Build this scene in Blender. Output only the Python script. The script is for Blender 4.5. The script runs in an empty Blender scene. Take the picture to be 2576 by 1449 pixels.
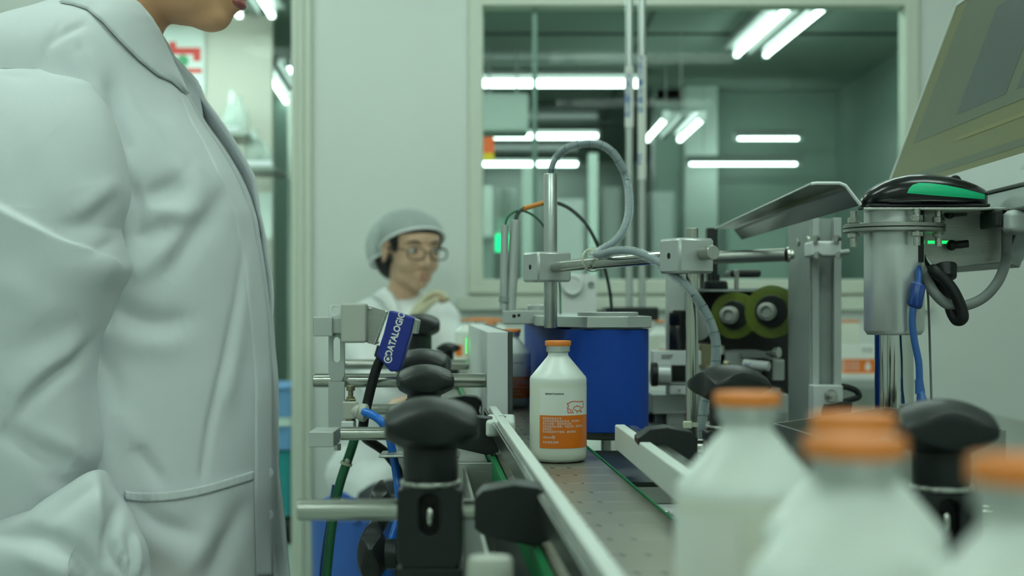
import bpy, bmesh, math, random
from mathutils import Vector, Matrix, noise
from mathutils.bvhtree import BVHTree
random.seed(7)
C = bpy.context.scene.collection
PI = math.pi
F = 3578.0          # focal length in pixels of the 2576 px wide frame
CZ = 1.035          # lens height above the floor

# ------------------------------------------------------------ camera, light, exposure
cam = bpy.data.objects.new('camera', bpy.data.cameras.new('camera'))
C.objects.link(cam)
cam.location = (0, 0, CZ); cam.rotation_euler = (PI/2, 0, 0)
cam.data.sensor_width = 36; cam.data.lens = 36*F/2576
cam.data.shift_y = 48.5/2576
cam.data.clip_start = 0.02; cam.data.clip_end = 60
cam.data.dof.use_dof = True
cam.data.dof.focus_distance = 1.27
cam.data.dof.aperture_fstop = 7.6
sc = bpy.context.scene
sc.camera = cam
w = bpy.data.worlds.new('world'); sc.world = w; w.use_nodes = True
w.node_tree.nodes['Background'].inputs[0].default_value = (0.5, 0.7, 0.62, 1)
w.node_tree.nodes['Background'].inputs[1].default_value = 0.3
sc.view_settings.view_transform = 'Standard'; sc.view_settings.look = 'None'
sc.view_settings.gamma = 1; sc.view_settings.use_curve_mapping = False
sc.view_settings.exposure = 0.0
TUBE_OURS = 31.0
TUBE_FRONT = 42.0
TUBE_NEXT = 11.0
TUBE_FILL = 60.0
LIGHT = (0.77, 1.0, 0.885)
try:
    cy = sc.cycles
    cy.use_denoising = True; cy.max_bounces = 7; cy.diffuse_bounces = 3; cy.glossy_bounces = 4
    cy.transmission_bounces = 6; cy.transparent_max_bounces = 10
    cy.caustics_reflective = False; cy.caustics_refractive = False
    cy.sample_clamp_indirect = 4; cy.use_adaptive_sampling = True; cy.adaptive_threshold = 0.02
except Exception: pass

def P(px, py, Y):
    return Vector(((px-1288)*Y/F, Y, CZ-(py-773)*Y/F))
def proj(v):
    return 1288+F*v[0]/v[1], 773-F*(v[2]-CZ)/v[1]
def X_(px, Y): return (px-1288)*Y/F
def Z_(py, Y): return CZ-(py-773)*Y/F

# ------------------------------------------------------------ materials
def lin(c):
    if isinstance(c, str):
        c = [int(c[i:i+2], 16)/255 for i in (1, 3, 5)]
        return tuple((x/12.92 if x <= .04045 else ((x+.055)/1.055)**2.4) for x in c)
    return tuple(c)
MATS = {}
def mat(name, col, rough=.5, metal=0, spec=.5, var=0, vscale=30, bump=0, bscale=200, stretch=None, trans=0, emit=0, ecol=None, sss=0, coat=0, alpha=1, ior=1.45, rvar=0):
    m = bpy.data.materials.new(name); m.use_nodes = True
    nt = m.node_tree; b = nt.nodes['Principled BSDF']
    c = lin(col)
    b.inputs['Base Color'].default_value = (*c, 1)
    b.inputs['Roughness'].default_value = rough; b.inputs['Metallic'].default_value = metal
    b.inputs['Specular IOR Level'].default_value = spec; b.inputs['IOR'].default_value = ior
    if trans: b.inputs['Transmission Weight'].default_value = trans
    if coat: b.inputs['Coat Weight'].default_value = coat; b.inputs['Coat Roughness'].default_value = .08
    if alpha < 1: b.inputs['Alpha'].default_value = alpha
    if sss:
        b.inputs['Subsurface Weight'].default_value = sss
        b.inputs['Subsurface Radius'].default_value = (.01, .008, .006); b.inputs['Subsurface Scale'].default_value = .5
    if emit:
        b.inputs['Emission Color'].default_value = (*lin(ecol or col), 1); b.inputs['Emission Strength'].default_value = emit
    if var or bump or rvar:
        tc = nt.nodes.new('ShaderNodeTexCoord'); mp = nt.nodes.new('ShaderNodeMapping')
        nt.links.new(tc.outputs['Object'], mp.inputs[0])
        if stretch: mp.inputs['Scale'].default_value = stretch
        if var or rvar:
            n = nt.nodes.new('ShaderNodeTexNoise'); n.inputs['Scale'].default_value = vscale; n.inputs['Detail'].default_value = 4
            nt.links.new(mp.outputs[0], n.inputs['Vector'])
            if var:
                mx = nt.nodes.new('ShaderNodeMix'); mx.data_type = 'RGBA'
                mx.inputs['A'].default_value = (*[x*(1-var) for x in c], 1); mx.inputs['B'].default_value = (*[min(1, x*(1+var)) for x in c], 1)
                nt.links.new(n.outputs[0], mx.inputs['Factor']); nt.links.new(mx.outputs['Result'], b.inputs['Base Color'])
            if rvar:
                mr = nt.nodes.new('ShaderNodeMapRange'); mr.inputs['To Min'].default_value = max(0, rough-rvar); mr.inputs['To Max'].default_value = rough+rvar
                nt.links.new(n.outputs[0], mr.inputs['Value']); nt.links.new(mr.outputs[0], b.inputs['Roughness'])
        if bump:
            n2 = nt.nodes.new('ShaderNodeTexNoise'); n2.inputs['Scale'].default_value = bscale; n2.inputs['Detail'].default_value = 3
            nt.links.new(mp.outputs[0], n2.inputs['Vector'])
            bp = nt.nodes.new('ShaderNodeBump'); bp.inputs['Strength'].default_value = bump; bp.inputs['Distance'].default_value = .001
            nt.links.new(n2.outputs[0], bp.inputs['Height']); nt.links.new(bp.outputs[0], b.inputs['Normal'])
    MATS[name] = m
    return m
def emis(name, col, s):
    m = bpy.data.materials.new(name); m.use_nodes = True; nt = m.node_tree
    nt.nodes.clear(); o = nt.nodes.new('ShaderNodeOutputMaterial'); e = nt.nodes.new('ShaderNodeEmission')
    e.inputs[0].default_value = (*lin(col), 1); e.inputs[1].default_value = s
    nt.links.new(e.outputs[0], o.inputs[0]); MATS[name] = m; return m
def pane_mat(name, tint, refl=1.0, rough=.02):
    m = bpy.data.materials.new(name); m.use_nodes = True; nt = m.node_tree
    nt.nodes.clear(); o = nt.nodes.new('ShaderNodeOutputMaterial')
    t = nt.nodes.new('ShaderNodeBsdfTransparent'); t.inputs[0].default_value = (*tint, 1)
    g = nt.nodes.new('ShaderNodeBsdfGlossy'); g.inputs['Roughness'].default_value = rough
    fr = nt.nodes.new('ShaderNodeFresnel'); fr.inputs[0].default_value = 1.45
    mu = nt.nodes.new('ShaderNodeMath'); mu.operation = 'MULTIPLY'; mu.inputs[1].default_value = refl
    mx = nt.nodes.new('ShaderNodeMixShader')
    nt.links.new(fr.outputs[0], mu.inputs[0]); nt.links.new(mu.outputs[0], mx.inputs[0])
    nt.links.new(t.outputs[0], mx.inputs[1]); nt.links.new(g.outputs[0], mx.inputs[2]); nt.links.new(mx.outputs[0], o.inputs[0])
    MATS[name] = m; return m

mat('wall', '#dfe3de', .35, spec=.4, var=.02, vscale=2)
mat('wall_trim', '#d4d9ca', .4, var=.03)
mat('ceiling', '#d8dcd8', .6, var=.02)
mat('floor', '#c2cdc5', .3, var=.06, vscale=3)
mat('steel', '#b9bab4', .27, 1, var=.08, vscale=40, stretch=(1, 12, 12), rvar=.06)
mat('steel_rod', '#b4b5ae', .2, 1, var=.10, vscale=25, rvar=.05)
mat('steel_sat', '#a4a6a0', .42, 1, var=.08, vscale=25, stretch=(1, 1, 14), bump=.15, bscale=120)
mat('slat_steel', '#9d9a8c', .34, .85, var=.05, vscale=14, stretch=(1, 12, 1), rvar=.04)
mat('alu', '#bfc4c1', .36, .4, var=.03, vscale=60, bump=.06, bscale=900)
mat('alu_white', '#e9eceb', .5, .2, var=.04, vscale=60, bump=.08, bscale=900)
mat('alu_dark', '#a0a8a4', .45, .2, var=.06, vscale=30)
mat('brass', '#9a9278', .35, 1, var=.12, vscale=60)
mat('black_plastic', '#181c1d', .42, spec=.42, var=.1, vscale=60, bump=.15, bscale=500)
mat('black', '#141617', .5, spec=.4, var=.2, vscale=40)
mat('black_gloss', '#101213', .22, spec=.5, var=.1)
mat('dark_slot', '#1d2320', .6, var=.1)
mat('uhmw', '#dfe5df', .45, sss=.15, var=.02, vscale=20)
mat('uhmw_green', '#1f8a52', .4, var=.08)
mat('green_hose', '#2c6a4a', .45, var=.1)
mat('blue_belt', '#1a44a0', .62, spec=.25, var=.06, vscale=6, stretch=(1, 1, 30), bump=.1, bscale=800)
mat('blue_hose', '#1a72d8', .25, spec=.6, var=.06)
mat('blue_scanner', '#1c2a86', .38, var=.05, vscale=40)
mat('blue_cable', '#3b6cb8', .3, spec=.6, trans=.15, var=.1)
mat('blue_cable_dark', '#22468e', .3, spec=.6, var=.1)
mat('blue_plastic', '#3d6cc4', .4, var=.05)
mat('teal', '#2c8f98', .5, var=.1)
mat('milk', '#eaeee0', .32, spec=.45, sss=.35, coat=.12, var=.01)
mat('milk_shoulder', '#e9efe9', .36, spec=.45, sss=.3, coat=.12, var=.01)
mat('crimp', '#c9ccca', .35, .9, var=.05)
mat('cap_orange', '#ee8a3a', .38, var=.05, vscale=80)
mat('label_white', '#f0f2ea', .38, coat=.2, var=.01)
mat('label_orange', '#e57410', .36, coat=.25, var=.02)
mat('ink_black', '#2a2c2c', .6, var=.05)
mat('ink_white', '#f2f0ea', .6, var=.05)
mat('ink_red', '#e2602c', .6, var=.05)
mat('ink_blue', '#1a5fb0', .6, var=.05)
mat('coat', '#e2e6e9', .85, spec=.15, var=.02, vscale=60, bump=.25, bscale=1500)
mat('coat2', '#f0f2f2', .85, spec=.15, var=.02, vscale=40)
mat('coat_in', '#8b909a', .9, spec=.1, var=.05)
mat('skin', '#e8b28a', .5, spec=.35, sss=.12, var=.08, vscale=30)
mat('skin2', '#cfa98e', .5, spec=.35, var=.06, vscale=20)
mat('lip', '#a85a58', .4, var=.08)
mat('hair', '#17120f', .45, var=.2, vscale=200, stretch=(1, 1, .1))
mat('net', '#ccd6d2', .8, var=.15, vscale=60, alpha=.62)
mat('glove', '#cfc8a8', .55, var=.08, vscale=60, alpha=.92)
mat('glass_frame', '#2a1a12', .35, var=.1)
mat('eye_white', '#cfcfc8', .3, var=.02)
mat('trousers', '#2b3138', .8, var=.1)
mat('shoe', '#e4e6e4', .5, var=.05)
mat('next_wall', '#8a9e93', .38, spec=.5, var=.08, vscale=1.5)
mat('next_pale', '#ccd8cf', .5, var=.05, vscale=2)
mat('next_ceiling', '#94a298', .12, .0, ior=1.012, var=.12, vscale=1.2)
mat('next_floor', '#aab8ae', .3, var=.05)
mat('white_paint', '#e2e5e1', .4, var=.02)
mat('grey_paint', '#969c97', .45, var=.04)
mat('beige_grey', '#bdbfb4', .5, var=.03, bump=.2, bscale=600)
mat('cable_grey', '#8d9290', .45, var=.05)
mat('spiral', '#d5e0e0', .22, spec=.7, var=.06, alpha=.34)
mat('tube_satin', '#e6e9e7', .30, .5, var=.03, vscale=20)
mat('cable_core', '#4a5f6e', .4, var=.08)
mat('tie', '#cdd2bb', .5, var=.05)
mat('mouse_green', '#18c48a', .4, var=.02)
mat('film', '#74862a', .25, spec=.6, var=.12, vscale=60, alpha=.55)
mat('alu_satin', '#c4c9c6', .30, .8, var=.03, vscale=30)
mat('screen_frame', '#c9cecb', .4, var=.03)
mat('orange_tag', '#d98b3a', .45, var=.05)
mat('green_lamp', '#18c890', .4, emit=1.5, ecol='#00e890')
mat('green_led_glow', '#20ff70', .4, emit=2.0, ecol='#18e060')
mat('clear_plastic', '#dce8e2', .15, spec=.7, var=.03, alpha=.35)
emis('tube_ours', LIGHT, TUBE_OURS)
emis('tube_front', LIGHT, TUBE_FRONT)
emis('tube_next', (0.80, 1.0, .93), TUBE_NEXT)
emis('tube_fill', (0.80, 1.0, .93), TUBE_FILL)
mat('partition', '#d6cdc2', .5, var=.03)
mat('crate_blue', '#7aa0d6', .4, var=.05)
mat('lip2', '#b57f72', .5, var=.06)
def screen_mat(name, col, e):
    return mat(name, col, .45, spec=.25, emit=e, ecol=col, var=.1, vscale=9)
screen_mat('screen_olive', '#5c5f34', .05)
screen_mat('screen_dark', '#34403a', .035)
screen_mat('screen_mid', '#48523a', .045)
screen_mat('screen_line', '#6a6a38', .05)
pane_mat('pane', (.86, .93, .90), .05, .03)

# ------------------------------------------------------------ mesh helpers
def frame_from(d):
    d = Vector(d).normalized()
    a = Vector((0, 0, 1)) if abs(d.z) < .9 else Vector((1, 0, 0))
    u = a.cross(d).normalized(); v = d.cross(u)
    return u, v, d
class MB:
    def __init__(s): s.v = []; s.f = []; s.m = []
    def add(s, vs, fs, m=0):
        k = len(s.v); s.v += [Vector(v) for v in vs]
        s.f += [[i+k for i in f] for f in fs]; s.m += [m]*len(fs); return s
    def box(s, x0, x1, y0, y1, z0, z1, m=0, M=None):
        vs = [Vector((x, y, z)) for z in (z0, z1) for y in (y0, y1) for x in (x0, x1)]
        if M is not None: vs = [M @ v for v in vs]
        return s.add(vs, [(0, 2, 3, 1), (4, 5, 7, 6), (0, 1, 5, 4), (2, 6, 7, 3), (0, 4, 6, 2), (1, 3, 7, 5)], m)
    def cbox(s, c, sx, sy, sz, rz=0, ry=0, rx=0, m=0):
        M = Matrix.Translation(Vector(c)) @ Matrix.Rotation(rz, 4, 'Z') @ Matrix.Rotation(ry, 4, 'Y') @ Matrix.Rotation(rx, 4, 'X')
        return s.box(-sx/2, sx/2, -sy/2, sy/2, -sz/2, sz/2, m, M)
    def cyl(s, p0, p1, r0, r1=None, seg=24, m=0, cap=True):
        return s.tube([p0, p1], [r0, r0 if r1 is None else r1], seg, m, cap)
    def tube(s, pts, r, seg=12, m=0, cap=True, squash=None):
        pts = [Vector(p) for p in pts]; n = len(pts)
        if not isinstance(r, (list, tuple)): r = [r]*n
        d0 = (pts[1]-pts[0]); u, v, d = frame_from(d0)
        vs = []
        for i in range(n):
            if i == 0: t = pts[1]-pts[0]
            elif i == n-1: t = pts[-1]-pts[-2]
            else: t = (pts[i+1]-pts[i]).normalized()+(pts[i]-pts[i-1]).normalized()
            if t.length < 1e-9: t = d
            t.normalize()
            q = d.rotation_difference(t); u = q @ u; v = q @ v; d = t
            for k in range(seg):
                a = 2*PI*k/seg
                vs.append(pts[i]+(u*math.cos(a)+v*math.sin(a)*(squash or 1))*r[i])
        fs = [[i*seg+k, i*seg+(k+1) % seg, (i+1)*seg+(k+1) % seg, (i+1)*seg+k] for i in range(n-1) for k in range(seg)]
        if cap: fs += [list(range(seg))[::-1], [(n-1)*seg+k for k in range(seg)]]
        return s.add(vs, fs, m)
    def lathe(s, prof, o=(0, 0, 0), d=(0, 0, 1), seg=32, m=0, ms=None, cap=True):
        u, v, d = frame_from(d); o = Vector(o)
        n = len(prof); vs = []
        for r, z in prof:
            for k in range(seg):
                a = 2*PI*k/seg
                vs.append(o+d*z+(u*math.cos(a)+v*math.sin(a))*max(r, 1e-5))
        for i in range(n-1):
            pass
        k0 = len(s.v); s.v += vs
        for i in range(n-1):
            mm = ms[i] if ms else m
            for k in range(seg):
                s.f.append([k0+i*seg+k, k0+i*seg+(k+1) % seg, k0+(i+1)*seg+(k+1) % seg, k0+(i+1)*seg+k]); s.m.append(mm)
        if not cap: return s
        s.f.append([k0+k for k in range(seg)][::-1]); s.m.append(ms[0] if ms else m)
        s.f.append([k0+(n-1)*seg+k for k in range(seg)]); s.m.append(ms[-1] if ms else m)
        return s
    def prism(s, pts, vec, m=0):
        pts = [Vector(p) for p in pts]; vec = Vector(vec); n = len(pts)
        vs = pts+[p+vec for p in pts]
        fs = [list(range(n))[::-1], list(range(n, 2*n))]+[[i, (i+1) % n, n+(i+1) % n, n+i] for i in range(n)]
        return s.add(vs, fs, m)
    def xz(s, pts, y0, y1, m=0):
        return s.prism([(x, y0, z) for x, z in pts], (0, y1-y0, 0), m)
    def xy(s, pts, z0, z1, m=0):
        return s.prism([(x, y, z0) for x, y in pts], (0, 0, z1-z0), m)
    def ring(s, outer, inner, vec, m=0):
        """plate with a hole: two closed loops of equal length, given thickness along vec"""
        o = [Vector(p) for p in outer]; i_ = [Vector(p) for p in inner]; vec = Vector(vec); n = len(o)
        vs = o+i_+[p+vec for p in o]+[p+vec for p in i_]
        fs = []
        for k in range(n):
            j = (k+1) % n
            fs += [[k, j, n+j, n+k], [2*n+k, 3*n+k, 3*n+j, 2*n+j], [k, 2*n+k, 2*n+j, j], [n+k, n+j, 3*n+j, 3*n+k]]
        return s.add(vs, fs, m)
    def ball(s, c, r, seg=16, m=0, M=None):
        if not isinstance(r, (list, tuple)): r = (r, r, r)
        rings = seg//2; vs = []; fs = []; c = Vector(c)
        for i in range(rings+1):
            t = PI*i/rings
            for k in range(seg):
                a = 2*PI*k/seg
                p = Vector((r[0]*math.sin(t)*math.cos(a), r[1]*math.sin(t)*math.sin(a), r[2]*math.cos(t)))
                if M is not None: p = M @ p
                vs.append(c+p)
        for i in range(rings):
            for k in range(seg):
                j = (k+1) % seg
                fs.append([i*seg+k, (i+1)*seg+k, (i+1)*seg+j, i*seg+j])
        return s.add(vs, fs, m)
INV = {}
def winv(o):
    M = Matrix.Identity(4); chain = []
    while o is not None: chain.append(o); o = o.parent
    for x in reversed(chain):
        M = M @ Matrix.LocRotScale(x.location, x.rotation_euler, x.scale)
    return M.inverted()
def build(name, mb, mats, parent=None, bevel=0, seg=2, world=True, angle=38, subsurf=0, merge=True, smooth=True):
    me = bpy.data.meshes.new(name)
    vs = mb.v
    if parent is not None and world:
        W = winv(parent); vs = [W @ v for v in vs]
    me.from_pydata([tuple(v) for v in vs], [], mb.f)
    if isinstance(mats, str): mats = [mats]
    for m in mats: me.materials.append(MATS[m])
    for p, k in zip(me.polygons, mb.m): p.material_index = k
    bm = bmesh.new(); bm.from_mesh(me)
    if merge: bmesh.ops.remove_doubles(bm, verts=bm.verts, dist=2e-6)
    bmesh.ops.recalc_face_normals(bm, faces=bm.faces)
    bm.to_mesh(me); bm.free()
    if smooth:
        me.shade_smooth(); me.set_sharp_from_angle(angle=math.radians(angle))
    o = bpy.data.objects.new(name, me); C.objects.link(o)
    if parent is not None: o.parent = parent
    if bevel:
        b = o.modifiers.new('bevel', 'BEVEL'); b.width = bevel; b.segments = seg; b.limit_method = 'ANGLE'; b.angle_limit = math.radians(40)
        b.harden_normals = True
    if subsurf:
        b = o.modifiers.new('sub', 'SUBSURF'); b.levels = subsurf; b.render_levels = subsurf
    return o
def tag(o, label=None, cat=None, group=None, kind=None):
    if label: o['label'] = label
    if cat: o['category'] = cat
    if group: o['group'] = group
    if kind: o['kind'] = kind
    return o
def thing(name, label, cat, loc=(0, 0, 0), rz=0, group=None):
    o = bpy.data.objects.new(name, None); C.objects.link(o); o.empty_display_size = .02
    o.location = loc; o.rotation_euler = (0, 0, rz)
    return tag(o, label, cat, group)
def dup(root, loc=None, rz=None, label=None, group=None):
    r = root.copy(); C.objects.link(r)
    if loc is not None: r.location = loc
    if rz is not None: r.rotation_euler = (0, 0, rz)
    if label: r['label'] = label
    if group: r['group'] = group
    for ch in list(root.children):
        c = ch.copy(); C.objects.link(c); c.parent = r
        for g in list(ch.children):
            d = g.copy(); C.objects.link(d); d.parent = c
    return r
def lerp(tab, t):
    if t <= tab[0][0]: return tab[0][1]
    for (a, x), (b, y) in zip(tab, tab[1:]):
        if t <= b:
            k = (t-a)/(b-a); return x+(y-x)*k
    return tab[-1][1]
def cat_interp(tab, t):
    """smooth (monotone-ish catmull) table interpolation"""
    n = len(tab)
    if t <= tab[0][0]: return tab[0][1]
    if t >= tab[-1][0]: return tab[-1][1]
    for i in range(n-1):
        if t <= tab[i+1][0]:
            x0, y0 = tab[i]; x1, y1 = tab[i+1]; h = x1-x0; k = (t-x0)/h
            m0 = (y1-tab[i-1][1])/(x1-tab[i-1][0]) if i > 0 else (y1-y0)/h
            m1 = (tab[i+2][1]-y0)/(tab[i+2][0]-x0) if i+2 < n else (y1-y0)/h
            k2 = k*k; k3 = k2*k
            return (2*k3-3*k2+1)*y0+(k3-2*k2+k)*h*m0+(-2*k3+3*k2)*y1+(k3-k2)*h*m1
def spline(pts, n=8):
    pts = [Vector(p) for p in pts]; out = []
    for i in range(len(pts)-1):
        p0 = pts[max(i-1, 0)]; p1 = pts[i]; p2 = pts[i+1]; p3 = pts[min(i+2, len(pts)-1)]
        for k in range(n):
            t = k/n
            out.append(.5*((2*p1)+(p2-p0)*t+(2*p0-5*p1+4*p2-p3)*t*t+(3*p1-p0-3*p2+p3)*t**3))
    out.append(pts[-1]); return out
def text_polys(s, size=1, align='CENTER', bold=0):
    cu = bpy.data.curves.new('text', 'FONT'); cu.body = s; cu.size = size; cu.align_x = align; cu.align_y = 'CENTER'
    cu.resolution_u = 3; cu.offset = bold
    o = bpy.data.objects.new('text', cu); C.objects.link(o)
    dg = bpy.context.evaluated_depsgraph_get(); ev = o.evaluated_get(dg); me = ev.to_mesh()
    vs = [v.co.copy() for v in me.vertices]; fs = [list(p.vertices) for p in me.polygons]
    ev.to_mesh_clear(); bpy.data.objects.remove(o); bpy.data.curves.remove(cu)
    return vs, fs
def remesh(mb, voxel, smooth=4, fac=.5):
    me = bpy.data.meshes.new('tmp'); me.from_pydata([tuple(v) for v in mb.v], [], mb.f)
    o = bpy.data.objects.new('tmp', me); C.objects.link(o)
    r = o.modifiers.new('r', 'REMESH'); r.mode = 'VOXEL'; r.voxel_size = voxel
    s = o.modifiers.new('s', 'SMOOTH'); s.iterations = smooth; s.factor = fac
    dg = bpy.context.evaluated_depsgraph_get(); ev = o.evaluated_get(dg); m2 = ev.to_mesh()
    out = MB(); out.v = [v.co.copy() for v in m2.vertices]; out.f = [list(p.vertices) for p in m2.polygons]; out.m = [0]*len(out.f)
    ev.to_mesh_clear(); bpy.data.objects.remove(o); bpy.data.meshes.remove(me)
    return out
def limb(mb, pts, r, seg=16):
    mb.tube(pts, r, seg)
    for p, q in zip(pts, r): mb.ball(p, q, seg)
# ------------------------------------------------------------ the room
WB = 4.8
def struct(name, mb, m, parent=None, bevel=0, **k):
    o = build(name, mb, m, parent, bevel=bevel, **k)
    if parent is None: o['kind'] = 'structure'
    return o
struct('floor', MB().box(-2.6, 2.4, -2.5, WB, -.1, 0), 'floor')
struct('ceiling', MB().box(-2.6, 2.4, -2.5, WB+.06, 2.7, 2.76), 'ceiling')
struct('wall_left', MB().box(-2.66, -2.6, -2.5, WB, 0, 2.7), 'wall')
struct('wall_right', MB().box(2.4, 2.46, -2.5, WB, 0, 2.7), 'wall')
struct('wall_front', MB().box(-2.66, 2.46, -2.56, -2.5, 0, 2.7), 'wall')
WX0, WX1, WZ0, WZ1 = X_(1212, WB), X_(2276, WB), Z_(706, WB), Z_(14, WB)
DX0, DX1, DZ1 = -1.50, X_(745, WB), 2.35
wb = MB()
wb.box(-2.6, DX0, WB, WB+.06, 0, 2.7); wb.box(DX0, DX1, WB, WB+.06, DZ1, 2.7)
wb.box(DX1, WX0, WB, WB+.06, 0, 2.7); wb.box(WX0, WX1, WB, WB+.06, 0, WZ0)
wb.box(WX0, WX1, WB, WB+.06, WZ1, 2.7); wb.box(WX1, 2.4, WB, WB+.06, 0, 2.7)
struct('wall_back', wb, 'wall')
# profile strip beside the doorway
mb = MB(); mb.box(DX1-.012, DX1+.055, WB-.03, WB, 0, 2.7); mb.box(DX1+.012, DX1+.030, WB-.042, WB-.03, 0, 2.7)
struct('trim_1', mb, 'wall_trim', bevel=.004)
mb = MB(); mb.box(-2.6, DX0-.1, WB-.015, WB, 0, .1); mb.box(DX1+.056, 2.4, WB-.015, WB, 0, .1)
struct('baseboard_back', mb, 'wall_trim', bevel=.003)
win = thing('window_1', None, None, (WX0, WB, WZ0)); win['kind'] = 'structure'
fr = MB(); t = .045
fr.box(WX0-t, WX0+.004, WB-.022, WB+.07, WZ0-t, WZ1+t); fr.box(WX1-.004, WX1+t, WB-.022, WB+.07, WZ0-t, WZ1+t)
fr.box(WX0, WX1, WB-.022, WB+.07, WZ0-t, WZ0+.004); fr.box(WX0, WX1, WB-.022, WB+.07, WZ1-.004, WZ1+t)
build('frame', fr, 'wall_trim', win, bevel=.006)
build('sill', MB().box(WX0-.08, WX1+.08, WB-.05, WB, WZ0-.10, WZ0-.055), 'wall_trim', win, bevel=.006)
mx = X_(1345, WB+.05)
build('mullion', MB().box(mx-.008, mx+.008, WB+.035, WB+.062, WZ0, WZ1), 'alu_dark', win, bevel=.002)
build('pane', MB().box(WX0, WX1, WB+.022, WB+.028, WZ0, WZ1), 'pane', win)
dr = thing('door_1', None, None, (DX0, WB, 0)); dr['kind'] = 'structure'
fr = MB(); fr.box(DX0-.04, DX0+.02, WB-.02, WB+.06, 0, DZ1+.04); fr.box(DX0, DX1, WB-.02, WB+.06, DZ1-.02, DZ1+.04); fr.box(DX0, DX1, WB+.0, WB+.05, 0, .08)
build('frame', fr, 'wall_trim', dr, bevel=.006)
build('pane', MB().box(DX0+.02, DX1-.012, WB+.02, WB+.026, .08, DZ1-.02), 'pane', dr)

# ---- the room behind the glass
NC = 2.56
mb = MB(); mb.box(-3.3, 3.2, WB+.06, 15.2, -.1, 0); struct('floor_beyond', mb, 'next_floor')
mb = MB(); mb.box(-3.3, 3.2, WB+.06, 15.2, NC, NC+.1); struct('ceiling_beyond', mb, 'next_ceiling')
mb = MB(); mb.box(2.3, 3.2, WB+.3, 11.2, 0, NC); mb.box(3.05, 3.2, 11.2, 15.2, 0, NC); struct('wall_beyond_right', mb, 'next_wall')
struct('wall_beyond_left', MB().box(-3.4, -3.3, WB+.06, 15.2, 0, NC), 'next_pale')
struct('wall_beyond_back', MB().box(1.45, 3.2, 15.0, 15.2, 0, NC), 'next_wall')
struct('wall_beyond_middle', MB().box(-3.3, 1.45, 15.0, 15.2, 0, NC), 'next_pale')
struct('wall_beyond_partition', MB().box(-3.3, X_(684, 7.4), 7.4, 7.46, 0, NC), 'partition')
struct('column_beyond', MB().box(X_(686, 10), X_(738, 10), 10.0, 10.5, 0, NC), 'next_wall')
struct('column_beyond_pale', MB().box(X_(1722, 9.75), X_(1806, 9.75), 9.75, 10.2, 0, NC), 'next_pale', bevel=.01)
struct('wall_beyond_recess', MB().box(X_(1806, 10.1), 2.32, 10.1, 10.16, 0, NC), 'next_wall')
struct('column_beyond_grey', MB().box(X_(1648, 9.9), X_(1722, 9.8), 9.9, 10.2, 0, NC), 'next_wall', bevel=.01)
mb = MB(); mb.box(-.9, 2.3, 7.9, 7.915, NC-.012, NC); mb.box(-.9, 2.3, 10.6, 10.615, NC-.012, NC); mb.box(.72, .735, 5, 14, NC-.012, NC)
struct('trim_2', mb, 'dark_slot')
struct('trim_3', MB().box(X_(1640, 10), X_(1806, 10), 9.9, 10.0, NC-.09, NC), 'next_wall')

def light_fixture(label, p0, p1, tubes, sep, material, group, z, hr=.006):
    """a twin-tube batten: p0, p1 ends of its axis"""
    a = Vector((p0[0], p0[1], z)); b = Vector((p1[0], p1[1], z)); d = (b-a); L = d.length; ang = math.atan2(d.y, d.x)
    t = thing('ceiling_light', label, 'ceiling light', (a+b)/2, ang, group)
    h = MB(); h.box(-L/2, L/2, -sep*(.95 if z > 2.3 else .45), sep*(.95 if z > 2.3 else .45), .035, .075 if z > 2.3 else .045); h.box(-L/2, L/2, -.02, .02, .0, .04)
    build('housing', h, 'white_paint' if p0[1] < WB else 'grey_paint', t, bevel=.005, world=False)
    for s_ in tubes:
        tb = build('tube', MB().cyl((-L/2+.03, s_*sep/2, 0), (L/2-.03, s_*sep/2, 0), .014, seg=10), material, t, world=False)
        build('holder', MB().box(-L/2, -L/2+.03, s_*sep/2-.018, s_*sep/2+.018, -.016, .04).box(L/2-.03, L/2, s_*sep/2-.018, s_*sep/2+.018, -.016, .04), 'white_paint', t, bevel=.003, world=False)
    rod = MB()
    for q in (-.35, .35): rod.cyl((L*q, 0, .07), (L*q, 0, (2.7 if p0[1] < WB else NC)-z), .006 if z > 2.3 else .0022, seg=8)
    build('hanger', rod, 'steel_sat', t, world=False)
    return t
def next_light(px0, py0, px1, py1, z, label, tubes=(-1, 1), sep=.17):
    Y0 = (z-CZ)*F/(773-py0); Y1 = (z-CZ)*F/(773-py1)
    light_fixture(label, (X_(px0, Y0), Y0), (X_(px1, Y1), Y1), tubes, sep, 'tube_next', 'lights in the room beyond', z)
ZL = 2.48
next_light(1888, 140, 2035, 14, ZL, 'twin-tube light slanting at top right behind the window')
next_light(1668, 352, 1722, 297, 2.06, 'smaller twin-tube light slanting down behind the two thin poles', sep=.2)
def cross_light(px, py, L, label):  # glowing horizontal bars built as twin-tube fixtures
    Y = (ZL-CZ)*F/(773-py); x = X_(px, Y)
    light_fixture(label, (x-L/2, Y), (x+L/2, Y), (-1, 1), .13, 'tube_next', 'lights in the room beyond', ZL)
cross_light(1388, 210, 1.2, 'widest horizontal glowing bar, topmost behind the left part of the window')
cross_light(1347, 343, 1.1, 'horizontal glowing bar in the middle behind the left part of the window')
cross_light(1322, 413, 1.1, 'lowest horizontal glowing bar behind the left part of the window')
Yc = 9.5  # these two tubes stand in for light bars reflected in the glass
light_fixture('short horizontal tube standing in for a reflection in the right part of the window', (X_(1848, Yc), Yc), (X_(2022, Yc), Yc), (1,), .10, 'tube_next', 'lights in the room beyond', Z_(347, Yc+.05))
Yc = 9.45
light_fixture('long horizontal tube standing in for a reflection across the pale column', (X_(1726, Yc), Yc), (X_(2018, Yc), Yc), (1,), .10, 'tube_next', 'lights in the room beyond', Z_(411, Yc+.05))
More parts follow.
